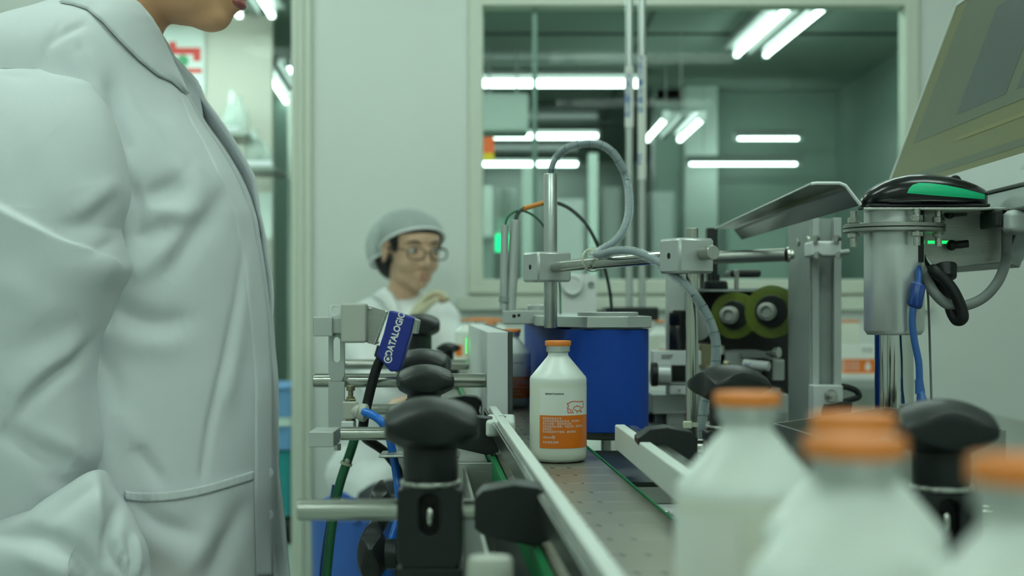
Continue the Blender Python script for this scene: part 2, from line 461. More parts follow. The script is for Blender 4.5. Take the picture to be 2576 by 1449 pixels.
next_light(575, -60, 645, 42, ZL, 'twin-tube light beyond the doorway beside the chin of the nearer worker', sep=.16)
next_light(690, 160, 752, 262, ZL, 'twin-tube light beyond the doorway against the white door profile', sep=.16)

for xa_, yy_, lab_ in ((-2.5, 5.4, 'added unseen fill light just beyond the doorway, above the frame'), (-2.5, 6.2, 'second added unseen fill light beyond the doorway, above the frame'), (-.3, 5.7, 'added unseen fill light just behind the window, above the frame'), (1.0, 5.7, 'second added unseen fill light behind the window, above the frame')):
    light_fixture(lab_, (xa_, yy_), (xa_+1.2, yy_), (-1, 1), .16, 'tube_fill', 'lights in the room beyond', ZL)  # added lights out of view that brighten the room beyond
# our own ceiling lights (above and behind the lens)
k = 0
for x, y, lab in [(-1.3, 3.4, 'twin-tube ceiling light above the seated worker'), (.5, 3.4, 'twin-tube ceiling light over the far end of the line'),
             (-1.0, 1.2, 'twin-tube ceiling light above the standing worker'), (.8, 1.0, 'twin-tube ceiling light over the bottles'),
             (-1.0, -.9, 'twin-tube ceiling light behind the lens at left'), (.9, -.9, 'twin-tube ceiling light behind the lens at right')]:
    light_fixture(lab, (x-.6, y), (x+.6, y), (-1, 1), .16, 'tube_front' if y < 2 else 'tube_ours', 'ceiling lights of the packing room', 2.55)

# ---- things in the room beyond
def simple(name, mb, m, label, cat, bevel=.004, group=None, kind=None, **k):
    o = build(name, mb, m, None, bevel=bevel, **k); return tag(o, label, cat, group, kind)
Y = 5.6
st = thing('signal_tower', 'grey signal tower with a glowing green lamp behind the window', 'signal lamp', P(1273, 690, Y))
c = X_(1273, Y); r = .045
build('cap', MB().lathe([(r, 0), (r, .10), (r*.8, .115), (0.001, .118)], (c, Y, Z_(548, Y)), seg=24), 'grey_paint', st)
build('lens', MB().lathe([(r*.96, 0), (r*.96, .075)], (c, Y, Z_(590, Y)), seg=24), 'clear_plastic', st)
build('lamp', MB().lathe([(r*.95, 0), (r*.95, .07)], (c, Y, Z_(633, Y)), seg=24), 'green_lamp', st, )
build('pole', MB().cyl((c, Y, 0), (c, Y, Z_(630, Y)), .014), 'steel_sat', st)
Y = 6.0
cb = thing('control_cabinet', 'white control cabinet seen at the left edge of the window', 'cabinet', (X_(1200, Y), Y, 0))
x0, x1 = X_(1150, Y), X_(1240, Y)
build('body', MB().box(x0, x1, Y, Y+.4, 0, Z_(605, Y)), 'alu_dark', cb, bevel=.005)
build('notice_board', MB().box(x0, x1, Y-.02, Y, Z_(598, Y), Z_(470, Y)), 'white_paint', cb, bevel=.004)
build('post', MB().box(x0, x0+.04, Y, Y+.04, Z_(605, Y), Z_(400, Y)), 'white_paint', cb)
Y = 7.0
sg = thing('wall_notice', 'red and yellow notice high behind the window frame', 'sign', P(1225, 400, Y))
build('board', MB().box(X_(1190, Y), X_(1243, Y), Y, Y+.01, Z_(402, Y), Z_(345, Y)), 'ink_red', sg)
build('stripe', MB().box(X_(1190, Y), X_(1243, Y), Y-.006, Y+.012, Z_(404, Y), Z_(386, Y)), mat('yellow', '#e0c020', .5).name, sg)
build('hanger', MB().box(X_(1200, Y), X_(1203, Y), Y, Y+.01, Z_(345, Y), NC), 'steel_sat', sg)
for px, wd, top, Y, lab in ((1492, .05, 385, 7.2, 'pale square post behind the window, left of the poles'), (1328, .07, 420, 8.0, 'white post standing behind the two grey sensor tubes')):
    simple('post', MB().box(X_(px, Y)-wd/2, X_(px, Y)+wd/2, Y, Y+wd, 0, Z_(top, Y) if top > 200 else NC), 'next_pale', lab, 'post')
Y = 9.0
for i, (a, b, t_, zb, m_, lab) in enumerate([(1390, 1470, 500, 700, 'white_paint', 'white equipment housing behind the sensor tube'), (1515, 1562, 470, 700, 'grey_paint', 'grey tall housing left of the two thin poles'),
     (1640, 1700, 480, 700, 'alu_dark', 'dark cabinet right of the two thin poles'), (1830, 1990, 560, 700, 'next_wall', 'low dark housing behind the bent steel tray')]):
    e = thing('equipment_housing', lab, 'machine', (X_((a+b)/2, Y), Y, 0))
    build('body', MB().box(X_(a, Y), X_(b, Y), Y, Y+.4, 0, Z_(t_, Y)), m_, e, bevel=.01)
    build('door', MB().box(X_(a, Y)+.02, X_(b, Y)-.02, Y-.012, Y, .1, Z_(t_, Y)-.05), m_, e, bevel=.006)
    build('handle', MB().box(X_(b, Y)-.05, X_(b, Y)-.035, Y-.035, Y-.012, 1.0, 1.15), 'steel', e, bevel=.003)
# pale box standing in for a reflection behind the window
Y = 8.2
dq = thing('reflection_box', 'pale box standing in for a reflection under the dark ceiling behind the window', 'reflection', P(1260, 230, Y))
build('sleeve', MB().box(X_(1190, Y), X_(1330, Y), Y, Y+.35, Z_(330, Y), Z_(232, Y)), 'next_pale', dq, bevel=.02)
build('hanger', MB().cyl((X_(1230, Y), Y+.15, Z_(235, Y)), (X_(1230, Y), Y+.15, NC), .006, seg=8).cyl((X_(1300, Y), Y+.15, Z_(235, Y)), (X_(1300, Y), Y+.15, NC), .006, seg=8), 'steel_sat', dq)
# beyond the doorway
Y = 7.38
sg = thing('safety_poster', 'white poster with red strokes and a green spot beyond the doorway', 'poster', P(470, 250, Y))
build('sheet', MB().box(X_(395, Y), X_(515, Y), Y, Y+.004, Z_(240, Y), Z_(70, Y)), 'white_paint', sg)
r_ = MB(); q = Y-.003
for a, b, c_, d in ((425, 443, 105, 120), (425, 505, 120, 137), (486, 505, 137, 154), (425, 508, 172, 184)): r_.box(X_(a, Y), X_(b, Y), q, Y, Z_(d, Y), Z_(c_, Y))
build('red_strokes', r_, mat('poster_red', '#d83a34', .5).name, sg)
build('green_spot', MB().lathe([(.03, 0), (.03, .004)], P(460, 153, Y-.004), (0, -1, 0)), 'uhmw_green', sg)
Y = 6.75
sf = thing('steel_rack', 'steel rack with glowing shelf edges beyond the doorway', 'rack', (X_(600, Y), Y, 0))
for py_, a, b in ((338, 540, 620), (424, 560, 690), (1000, 540, 735)):
    build('shelf', MB().box(X_(a, Y), X_(b, Y), Y, Y+.4, Z_(py_+4, Y), Z_(py_-6, Y)), 'steel_sat', sf, bevel=.003)
for a in (545, 700): build('upright', MB().box(X_(a, Y)-.012, X_(a, Y)+.012, Y+.36, Y+.39, 0, Z_(200, Y)), 'steel_sat', sf)
for py_, a, b in ((326, 560, 602), (411, 608, 684)):
    t_ = build('shelf_bar', MB().box(X_(a, Y), X_(b, Y), Y-.02, Y, Z_(py_+6, Y), Z_(py_-6, Y)), emis('strip%d' % py_, (.8, 1, .95), 1.0).name, sf, bevel=.002)  # bars that glow along the shelf edges
jar = [(.001, 0), (.06, 0), (.072, .03), (.07, .12), (.03, .19), (.025, .23), (.02, .23)]
for px, py_, s_, lab in ((578, 332, .6, 'clear flask-shaped bag on the upper rack shelf'), (600, 332, .75, 'taller clear flask on the upper rack shelf by its end'), (640, 418, .75, 'round pale bag on the lower rack shelf'), (668, 418, .5, 'small pale bag at the end of the lower rack shelf')):
    simple('clear_flask', MB().lathe([(a*s_, b*s_) for a, b in jar], P(px, py_, Y+.15), seg=20), 'clear_plastic', lab, 'flask', 0, 'clear flasks on the rack')
Y = 6.9
simple('paper_sheet', MB().box(X_(640, Y), X_(684, Y), Y, Y+.01, Z_(600, Y), Z_(484, Y)), 'white_paint', 'pale blue-white board beyond the doorway at chest height', 'board', .002)
simple('board_post', MB().box(X_(655, Y), X_(665, Y), Y+.01, Y+.03, 0, Z_(490, Y)), 'steel_sat', 'thin steel post carrying the pale board', 'post', .002)
Y = 6.2
tc_ = thing('teal_cart', 'teal cart beyond the doorway carrying blue crates', 'cart', (X_(715, Y), Y, 0))
build('body', MB().box(X_(650, Y), X_(728, Y), Y, Y+.5, .12, Z_(1132, Y)), 'teal', tc_, bevel=.01)
build('wheel', MB().cyl((X_(715, Y), Y+.05, .06), (X_(715, Y)+.03, Y+.05, .06), .06), 'black', tc_)
build('wheel', MB().cyl((X_(665, Y), Y+.4, .06), (X_(665, Y)+.03, Y+.4, .06), .06), 'black', tc_)
for a, b, m_, lab in ((1132, 1062, 'crate_blue', 'lower blue crate on the teal cart'), (1050, 970, 'crate_blue', 'upper blue crate on the teal cart')):
    cr = thing('storage_crate', lab, 'crate', (X_(700, Y), Y+.05, Z_(a, Y)), 0, 'blue crates on the cart')
    build('shell', MB().box(X_(640, Y), X_(732, Y), Y-.02, Y+.4, Z_(a, Y), Z_(b+8, Y)), m_, cr, bevel=.01)
    build('rim', MB().box(X_(638, Y), X_(734, Y), Y-.03, Y+.41, Z_(b+10, Y), Z_(b, Y)), 'white_paint' if b > 1000 else 'crate_blue', cr, bevel=.006)
simple('lid_board', MB().box(X_(640, Y), X_(731, Y), Y-.02, Y+.4, Z_(1062, Y), Z_(1050, Y)), 'white_paint', 'white lid lying between the two blue crates', 'lid', .003)
# ------------------------------------------------------------ the conveyor
UX = -.0632                       # the line runs slightly left as it recedes
def lx(Y, x125): return x125+(Y-1.25)*UX      # X at depth Y of a line passing x125 at Y=1.25
BZ = .90
ANG = math.atan(UX)               # rotation of the line about Z is -ANG
RZ = math.atan2(1, UX)-PI/2
XL, XR = -.0125, .0808            # belt edges at Y=1.25
conv = thing('slat_conveyor', 'steel slat conveyor running under the bottles away from the lens', 'conveyor', (lx(1.25, .034), 1.25, 0))
def strip(xa, xb, Y0, Y1, z0, z1, mb=None):
    mb = mb or MB()
    return mb.xy([(lx(Y0, xa), Y0), (lx(Y0, xb), Y0), (lx(Y1, xb), Y1), (lx(Y1, xa), Y1)], z0, z1)
# slats: one mesh with hinge knuckles, copied along the line
pitch = .0525
def slat_mesh():
    mb = MB(); hw = (XR-XL)/2-.0015; g = .0006
    mb.box(-hw, hw, -pitch/2+g, pitch/2-g, -.004, 0)
    return mb
root_slat = None
NS = 60
for i in range(NS):
    yc = .12+pitch*i; c = (lx(yc, (XL+XR)/2), yc, BZ)
    if root_slat is None:
        root_slat = build('slat', slat_mesh(), 'slat_steel', conv, bevel=.0004, seg=1, world=False)
        notch = MB()
        for q in (-.012, -.004, .010): notch.cbox((q, pitch/2-.002, .00015), .0008, .0062, .0003, rz=.35)
        root_notch = build('hinge_gap', notch, 'black', root_slat, world=False)
        L0 = conv.location
        root_slat.location = Vector(c)-L0; root_slat.rotation_euler = (0, 0, RZ)
    else:
        s = root_slat.copy(); C.objects.link(s); s.location = Vector(c)-L0
        n_ = root_notch.copy(); C.objects.link(n_); n_.parent = s
Y0, Y1 = .1, 3.25
build('wear_strip', strip(XR, XR+.0014, Y0, Y1, BZ-.02, BZ+.0005), 'uhmw_green', conv, bevel=.0005, seg=1)
build('wear_strip', strip(XL-.0042, XL, Y0, Y1, BZ-.02, BZ+.0002), 'uhmw_green', conv, bevel=.0005, seg=1)
build('side_frame', strip(XL-.030, XL-.027, Y0, 1.29, BZ-.14, BZ-.008), 'steel_sat', conv, bevel=.001)
build('side_frame', strip(XL-.045, XL-.0062, 1.29, Y1, BZ-.14, BZ-.006), 'steel_sat', conv, bevel=.001)
build('side_frame', strip(XR+.0022, XR+.006, Y0, .95, BZ-.14, BZ-.002), 'steel_sat', conv, bevel=.001)
build('bed_plate', strip(XL, XR, Y0, Y1, BZ-.03, BZ-.006), 'alu_dark', conv)
pp = MB(); strip(XR+.0022, XR+.112, 1.15, 1.40, BZ-.010, BZ-.006, pp)
build('cover_plate', pp, mat('dark_plate', '#262b27', .4, .3, var=.05).name, conv, bevel=.0008)
build('cover_edge', strip(XR+.0022, XR+.112, 1.150, 1.3, BZ-.024, BZ-.0101), 'steel_sat', conv, bevel=.0008)
sb = MB(); strip(XR+.0022, XR+.13, .93, 1.149, BZ-.06, BZ-.024, sb)
sbo = build('support_block', sb, 'alu_white', conv, bevel=.0012)
for q in ((1.10, .028), (1.06, .030), (1.10, .08)): build('screw', MB().lathe([(.0035, 0), (.0035, .0015), (.002, .002)], (lx(q[0], XR+q[1]), q[0], BZ-.024), seg=12), 'steel', sbo)
build('crossbar', MB().box(X_(957, 1.35), -.05, 1.33, 1.37, BZ-.006, BZ-.003), 'steel_sat', conv, bevel=.0015)
leg = MB()
for yy in (.35, 1.3, 3.0):
    for xx in (XL-.03, XR+.004): build('leg', MB().box(lx(yy, xx)-.02, lx(yy, xx)+.02, yy-.02, yy+.02, 0, BZ-.14), 'steel_sat', conv, bevel=.002)
build('apron', strip(XL-.02, XR-.0, Y0, Y1, BZ-.2, BZ-.15), 'alu_dark', conv)

# machine base the posts, the labeller and the column stand on
MBZ = .775
base = thing('machine_base', 'stainless machine base cabinet under the labelling station', 'machine base', (.6, 2.0, 0))
build('body', MB().box(.115, 1.15, .98, 3.5, .08, MBZ-.01), 'steel_sat', base, bevel=.004)
build('top_plate', MB().box(.108, 1.17, .96, 3.52, MBZ-.01, MBZ), 'steel_sat', base, bevel=.002)
for xx in (.18, 1.08):
    for yy in (1.05, 3.4): build('foot', MB().lathe([(.03, 0), (.03, .015), (.012, .02), (.012, .082)], (xx, yy, 0)), 'black_plastic', base)
build('door', MB().box(.2, .62, .968, .98, .14, MBZ-.06), 'steel_sat', base, bevel=.003)

# ------------------------------------------------------------ bottles
H = .1056
def bottle(label, loc, rz, group=None):
    t = thing('medicine_bottle', label, 'bottle', loc, rz, group)
    R = .025
    body = [(.0005, .0012), (.017, .0004), (.0205, 0), (.0232, .0012), (.0246, .004), (R, .008), (R, .0695), (R, .0712), (.02482, .0727), (.0243, .0740),
            (.0208, .0782), (.0172, .0825), (.0136, .0868), (.0104, .0906), (.0092, .0922), (.0088, .0938), (.0088, .0990)]
    build('body', MB().lathe(body, seg=64, ms=[0]*6+[1]*12), ['milk', 'milk_shoulder'], t, world=False, angle=60)
    build('crimp_ring', MB().lathe([(.0085, .0958), (.0100, .0958), (.0104, .0962), (.0104, .1012), (.0098, .1018)], seg=48), 'crimp', t, world=False)
    build('cap', MB().lathe([(.0100, .1008), (.0112, .1010), (.0115, .1014), (.0115, .1049), (.0112, .1054), (.0098, .1056), (.0092, .1052), (.001, .1052)], seg=48), 'cap_orange', t, world=False)
    # wrap-round label: white field and orange band (angle measured from the side facing -Y, to the right)
    def patch(a0, a1, z0, z1, r, n=48):
        mb = MB(); vs = []
        for k in range(n+1):
            a = a0+(a1-a0)*k/n
            vs += [(r*math.sin(a), -r*math.cos(a), z0), (r*math.sin(a), -r*math.cos(a), z1)]
        return mb.add(vs, [[2*k, 2*k+2, 2*k+3, 2*k+1] for k in range(n)])
    A0, A1 = math.radians(-41), math.radians(235)
    lb = build('label', patch(A0, A1, .0130, .0655, R+.00010), 'label_white', t, world=False)
    build('orange_band', patch(A0, A1, .0130, .0415, R+.00018), 'label_orange', lb, world=False)
    def write(s, size, a, z, m, bold=0, al='LEFT', name='print'):
        vs, fs = text_polys(s, size, al, bold); r = R+.0003
        out = [(r*math.sin(a+v.x/R), -r*math.cos(a+v.x/R), z+v.y) for v in vs]
        return MB().add(out, fs)
    pr = MB()
    for i, s in enumerate(['国家兽药批准文号', '注射前将疫苗恢复至室温，充分摇匀。', '用法与用量：颈部肌肉注射。', '注射疫苗后应观察，不能冻结，用前摇匀。', '使用前后。', '应在兽医指导下使用，避光保存。']):
        p = write(s, .00215, math.radians(-34), .0388-.0023*i, 0); pr.add(p.v, p.f)
    p = write('100ml/瓶', .0031, math.radians(-34), .0225, 0); pr.add(p.v, p.f)
    p = write('仅供兽医使用', .0024, math.radians(-34), .0182, 0); pr.add(p.v, p.f)
    build('print', pr, 'ink_white', lb, world=False, smooth=False, merge=False)
    p = write('国家兽药产品追溯系统', .00165, math.radians(-28), .0600, 0, .00002)
    for q in range(3):
        p2 = write('使用说明', .0022, math.radians(92), .062-.003*q, 0, .00004); p.add(p2.v, p2.f)
    build('print', p, 'ink_black', lb, world=False, smooth=False, merge=False)
    # outline sow and piglet
    def outline(pts, wdt, closed=False):
        pts = [Vector((a, b)) for a, b in pts]; n = len(pts); r = R+.00032; mb = MB()
        for i in range(n-1):
            a, b = pts[i], pts[i+1]; d = (b-a).normalized()*wdt*.5; nn = Vector((-d.y, d.x)); a2 = a-d*.6; b2 = b+d*.6
            q = [a2+nn, b2+nn, b2-nn, a2-nn]
            mb.add([(r*math.sin(v.x/R), -r*math.cos(v.x/R), v.y) for v in q], [(0, 1, 2, 3)])
        return mb
    def tr(L, x0=.0069, z0=.0432, s=.0000800): return [(x0+(a-520)*s*1.28, z0+(850-b)*s) for a, b in L]
    sow = [(548, 842), (532, 845), (527, 825), (530, 808), (524, 795), (534, 770), (527, 752), (522, 738), (536, 742), (548, 728), (580, 720), (620, 724), (660, 727), (684, 722), (697, 728), (692, 740), (702, 752), (706, 766), (698, 776), (700, 786), (686, 796), (670, 800)]
    leg_ = [(535, 795), (548, 808), (556, 822), (553, 838), (566, 845), (580, 843), (574, 828), (560, 808)]
    pig = [(608, 842), (622, 840), (618, 826), (600, 815), (584, 806), (578, 795), (586, 782), (604, 776), (614, 766), (622, 776), (650, 778), (662, 788), (661, 802), (654, 814), (668, 826), (672, 840), (656, 838), (648, 822), (620, 826)]
    pg = outline(tr(sow), .00066)
    for L in (leg_, pig): o_ = outline(tr(L), .00062); pg.add(o_.v, o_.f)
    build('pig_emblem', pg, 'ink_red', lb, world=False, smooth=False, merge=False)
    return t
# facing: rz turns the label with the bottle
spots = [((.0405, 1.250), 0.0, 'white bottle with orange label and pig emblem, in focus beside the blue belt'),
         ((.0812, .491), 1.9, 'blurred bottle with orange cap, farthest left of the foreground row'),
         ((.0940, .392), 2.6, 'blurred bottle whose upper cap shows behind the nearer lower cap'),
         ((.0780, .3235), 2.2, 'large blurred bottle at the bottom right, lower of the two stacked-looking caps'),
         ((.1005, .2760), 3.0, 'blurred bottle cut by the right edge, its cap at mid-right'),
         ((.0980, .2215), 2.4, 'nearest bottle in the bottom right corner, mostly outside the frame'),
         ((.0005, 1.93), .55, 'white bottle half hidden behind the upright metal press plate')]
proto = None
for (x, y), rz, lab in spots:
    if proto is None: proto = bottle(lab, (x, y, BZ+.0002), rz)
    else: dup(proto, (x, y, BZ+.0002), rz, lab)

# row of bottles farther away on a turntable
tt = thing('collecting_table', 'white collecting table at the far end of the line behind the press plate', 'table', (-.03, 3.7, 0))
build('top', MB().box(-.148, .10, 3.27, 4.1, BZ-.03, BZ), 'white_paint', tt, bevel=.004)
for a in (-.135, .08):
    for b in (3.3, 4.07): build('leg', MB().box(a-.012, a+.012, b-.012, b+.012, 0, BZ-.03), 'steel_sat', tt)
far = [(1170, 3.55), (1186, 3.62), (1203, 3.5), (1219, 3.6), (1234, 3.52), (1192, 3.9), (1212, 3.95), (1232, 3.92), (1236, 2.85), (1257, 3.45), (1247, 3.75), (1660, 3.2)]
for i, (px, Y) in enumerate(far):
    if i == 8: lab = 'blurred bottle standing alone behind the far end of the press plate'; g = None
    elif i == 11: lab = 'bottle seen between the blue belt unit and the grey vertical plate'; g = None
    else: lab = 'small blurred orange-capped bottle in the cluster behind the press plate'; g = 'bottles on the collecting table'
    z = BZ+.0002 if i != 11 else MBZ+.125
    b_ = dup(proto, (X_(px, Y), Y, z), random.uniform(0, 6), lab)
    if g: b_['group'] = g
simple('feed_table', MB().box(.22, .50, 3.0, 3.4, MBZ+.100, MBZ+.125).box(.25, .28, 3.05, 3.08, MBZ, MBZ+.1).box(.44, .47, 3.05, 3.08, MBZ, MBZ+.1).box(.25, .28, 3.32, 3.35, MBZ, MBZ+.1).box(.44, .47, 3.32, 3.35, MBZ, MBZ+.1), 'white_paint', 'low white feed table behind the labelling machine', 'table', .003)
# ------------------------------------------------------------ clamping knobs and guide brackets
def knob_mesh(R=.028, n=4, hub_r=None, hub_h=.018, head_h=None, seg=72):
    """fluted clamping knob, axis +Z, z=0 at the bottom of its hub"""
    hr = hub_r or R*.445; hh = head_h or R*.84; mb = MB(); vs = []; rows = []
    B = [R*(1-.31*(math.sin(2*PI*k/seg*n/2)**2)**.62) for k in range(seg)]
    zt = lambda r: hub_h+hh*(1-.50*(r/R)**2.2); zb = lambda r: hub_h+hh*.36*max(0, (r-hr)/(R-hr))**1.1
    for r, z in ((hr*.97, 0), (hr, .001), (hr, hub_h*.97)): rows.append([(r, z)]*seg)
    for f in (0, .35, .7, .94): rows.append([(hr+(b-hr)*f, zb(hr+(b-hr)*f)) for b in B])
    for f in (.06, .35, .7, .92): rows.append([(b*(.995 if f in (.06, .92) else 1), zb(b)*(1-f)+zt(b)*f) for b in B])
    for f in (.965, .9, .8, .65, .5, .3, .15, .001): rows.append([(b*f, zt(b*f)) for b in B])
    for row in rows:
        for k, (r, z) in enumerate(row):
            a = 2*PI*k/seg; vs.append((r*math.cos(a), r*math.sin(a), z))
    m = len(rows)
    fs = [[i*seg+k, i*seg+(k+1) % seg, (i+1)*seg+(k+1) % seg, (i+1)*seg+k] for i in range(m-1) for k in range(seg)]
    fs.append(list(range(seg))[::-1])
    return mb.add(vs, fs)
def xform(mb, M):
    mb.v = [M @ v for v in mb.v]; return mb
def knob(parent, pos, d=(0, 0, 1), spin=0, R=.028, n=4, hub_h=.018, m='black_plastic', name='clamp_knob', head_h=None):
    q = Vector((0, 0, 1)).rotation_difference(Vector(d).normalized()).to_matrix().to_4x4()
    mb = xform(knob_mesh(R, n, None, hub_h, head_h), Matrix.Translation(Vector(pos)) @ q @ Matrix.Rotation(spin, 4, 'Z'))
    return build(name, mb, m, parent, angle=32)

RODZ = .9193
def guide_bracket(x, Y, rod_x0, label, side=1, spin=0., dz=0, R=.035, head=True, shorten=1.0, sideknob=True, group='guide rail brackets'):
    """x = knob axis; side=+1: the rail lies to the right of the bracket"""
    t = thing('guide_bracket', label, 'bracket', (x, Y, BZ-.14), 0, group)
    s = side; kz = .9368+dz; RODZ = .9193+dz
    knob(t, (x, Y, kz), spin=spin, R=R)
    build('washer', MB().lathe([(.0175, 0), (.0178, .0016), (.0174, .0026)], (x, Y, kz-.0027)), 'steel', t, bevel=.0004)
    # clamp block with its slot
    w2, zt, zb = .0182, kz-.0030, BZ-.055
    n = 40; ou = []; inn = []
    zc = .9190+dz
    for k in range(n):
        a = 2*PI*k/n; ca, sa = math.cos(a), math.sin(a)
        q = max(abs(ca)/w2, abs(sa)/(zt-zc)) if sa > 0 else max(abs(ca)/w2, abs(sa)/.030)
        ou.append((x+ca/q, Y-.015, zc+sa/q)); inn.append((x+.0058*ca, Y-.015, zc+.0058*sa+(.006 if sa > 0 else -.006)))
    blk = MB().ring(ou, inn, (0, .030, 0)); blk.box(x-w2, x+w2, Y-.015, Y+.015, zb, zc-.0301)
    build('clamp_block', blk, 'black_plastic', t, bevel=.0012)
    build('threaded_stud', MB().ball((x, Y-.0095, zc-.002), (.0030, .0030, .0062), 16), 'steel', t, bevel=.0004)
    build('slot_back', MB().box(x-.0075, x+.0075, Y-.0062, Y-.0042, zc-.0135, zc+.0135), 'black', t)  # black plate paints the shade inside the slot
    rx1 = x+s*.030*shorten
    build('rod', MB().cyl((rod_x0, Y+.003, RODZ), (rx1+s*.004, Y+.003, RODZ), .0061, seg=32), 'steel_rod', t, bevel=.0007)
    if head:
        hx = x+s*.0252; L = .0445
        prof = [(0, -.0082), (0, .0085), (.10, .0130), (.50, .0165), (.80, .0150), (1.0, .0085), (1.0, .0035), (.93, .0030), (.90, .0060), (.86, -.002), (.96, -.0150), (.70, -.0178), (.10, -.0118)]
        pts = [(hx+s*L*a, RODZ+b) for a, b in prof]
        build('clamp_head', MB().xz(pts, Y-.015, Y+.015), 'black_plastic', t, bevel=.0018, seg=3)
    # arm to the conveyor side, with its horizontal knob
    ax = x+s*.020
    build('arm', MB().box(min(x-s*.0, ax+s*.03), max(x, ax+s*.03), Y-.014, Y+.014, BZ-.115, BZ-.052), 'black_plastic', t, bevel=.002)
    if sideknob:
        zk = .809
        build('knob_stem', MB().cyl((x+s*.004, Y+.002, zk), (x-s*.030, Y+.002, zk), .010, seg=24), 'black_plastic', t, bevel=.001)
        knob(t, (x-s*.026, Y+.002, zk), (-s, 0, 0), .3, R=.031, hub_h=.010, name='side_knob')
    return t
guide_bracket(-.0462, .81, X_(748, .81), 'big blurred black knob bracket nearest the lens at bottom centre', 1, spin=.87)
guide_bracket(-.0796, 1.30, X_(856, 1.30), 'sharp black knob bracket just behind the big blurred one', 1, spin=.92, R=.0335)
guide_bracket(-.1010, 1.61, X_(905, 1.61), 'black knob bracket whose wide knob peeks out behind the sharp one', 1, spin=.70, R=.040)
guide_bracket(-.112, 2.5, -.20, 'small far black knob bracket left of the press plate', 1, spin=.3, R=.022, sideknob=False, head=False)
guide_bracket(.1630, 1.07, .2020, 'black knob bracket with flat wide knob right of the post with the coiled cable', -1, spin=1.15, R=.0325, dz=.010, sideknob=False)
guide_bracket(X_(2367, .79), .79, .30, 'big blurred black knob bracket at bottom right beside the bottle caps', -1, spin=.75, head=False, sideknob=False)
# ---- guide rails
def rail(xa, xb, Y0, Y1, slope, label, side):
    f = lambda Y, x: x+(Y-.81)*slope
    t = thing('guide_rail', label, 'guide rail', (f(.81, xa), .81, BZ+.006))
    w_ = .008
    def st(a, b, z0, z1): return MB().xy([(f(Y0, a), Y0), (f(Y0, b), Y0), (f(Y1, b), Y1), (f(Y1, a), Y1)], z0, z1)
    zt = CZ-.100
    if side > 0:   # white strip on the right, steel channel on the left
        build('plastic_strip', st(xb-w_, xb, zt-.020, zt), 'uhmw', t, bevel=.0014, seg=3)
        build('channel', st(xa, xb-w_-.0002, zt-.017, zt-.0035), 'steel_rod', t, bevel=.0010)
        build('channel_lip', st(xa+.001, xb-w_-.004, zt-.0034, zt-.0015), 'steel_rod', t, bevel=.0006)
    else:
        build('plastic_strip', st(xa, xa+w_+.001, zt-.021, zt), 'uhmw', t, bevel=.0014, seg=3)
        build('channel', st(xa+w_+.0012, xb, zt-.018, zt-.0030), 'steel_rod', t, bevel=.0010)
        build('channel_lip', st(xa+w_+.004, xb-.001, zt-.0029, zt-.001), 'steel_rod', t, bevel=.0006)
    return t
rail(.0120, .0250, .30, 1.44, -.0641, 'long white guide rail with steel back left of the belt', 1)
rail(.1045, .1240, .18, 1.215, -.0414, 'white guide rail right of the belt beside the dark plate', -1)
pb = thing('plastic_block', 'small pale plastic block at the end of the left guide rail by the bottle', 'block', P(1258, 1075, 1.30))
build('body', MB().box(X_(1222, 1.27), X_(1296, 1.27), 1.27, 1.35, Z_(1100, 1.27), Z_(1052, 1.30)), 'uhmw', pb, bevel=.003, seg=3)
build('screw', MB().lathe([(.004, 0), (.004, .0012), (.002, .0018)], (X_(1262, 1.30), 1.31, Z_(1052, 1.30)), seg=12), 'steel', pb)

# ---- press plate and its rods
pl = thing('press_plate', 'upright aluminium press plate with dark rubber face beside the belt', 'plate', (-.014, 1.8, BZ))
f = lambda Y, x: x+(Y-1.45)*-.0588
zt = CZ-.0250
y0_, y1_ = 1.45, 2.13
build('plate', MB().xy([(f(y0_, -.0255), y0_), (f(y0_, -.0040), y0_), (f(y1_, -.0040), y1_), (f(y1_, -.0255), y1_)], BZ+.001, zt), 'alu_white', pl, bevel=.001)
build('rubber_face', MB().xy([(f(y0_, -.0039), y0_+.001), (f(y0_, .0008), y0_+.001), (f(y1_, .0008), y1_), (f(y1_, -.0039), y1_)], BZ+.001, zt), mat('rubber', '#49504c', .7, var=.1).name, pl, bevel=.0006)
build('indicator', MB().box(-.0668, -.0662, 2.06, 2.075, Z_(890, 2.07), Z_(850, 2.07)), 'green_led_glow', pl)
build('rod', MB().cyl((X_(789, 1.47), 1.47, Z_(957, 1.47)), (-.0265, 1.47, Z_(957, 1.47)), .0073, seg=40), 'steel_rod', pl, bevel=.0008)
build('rod', MB().cyl((X_(868, 2.08), 2.08, Z_(917, 2.08)), (-.062, 2.08, Z_(917, 2.08)), .0073, seg=40), 'steel_rod', pl, bevel=.0008)
for yy, px, pk in ((1.47, 1066, None), (2.08, 1056, 833)):
    x = X_(px, yy); zr = Z_(957 if yy < 2 else 917, yy)
    build('clamp_post', MB().box(x-.016, x+.016, yy-.016, yy+.016, BZ-.06, zr+.014), 'black_plastic', pl, bevel=.0015)
    if pk: knob(pl, (x, yy, zr+.012), spin=.85, R=.039, hub_h=.030)
build('foot_bar', MB().box(X_(1060, 2.08)-.012, -.045, 2.06, 2.10, BZ-.075, BZ-.055).box(X_(1066, 1.47)-.012, -.036, 1.45, 1.49, BZ-.075, BZ-.055), 'steel_sat', pl, bevel=.001)

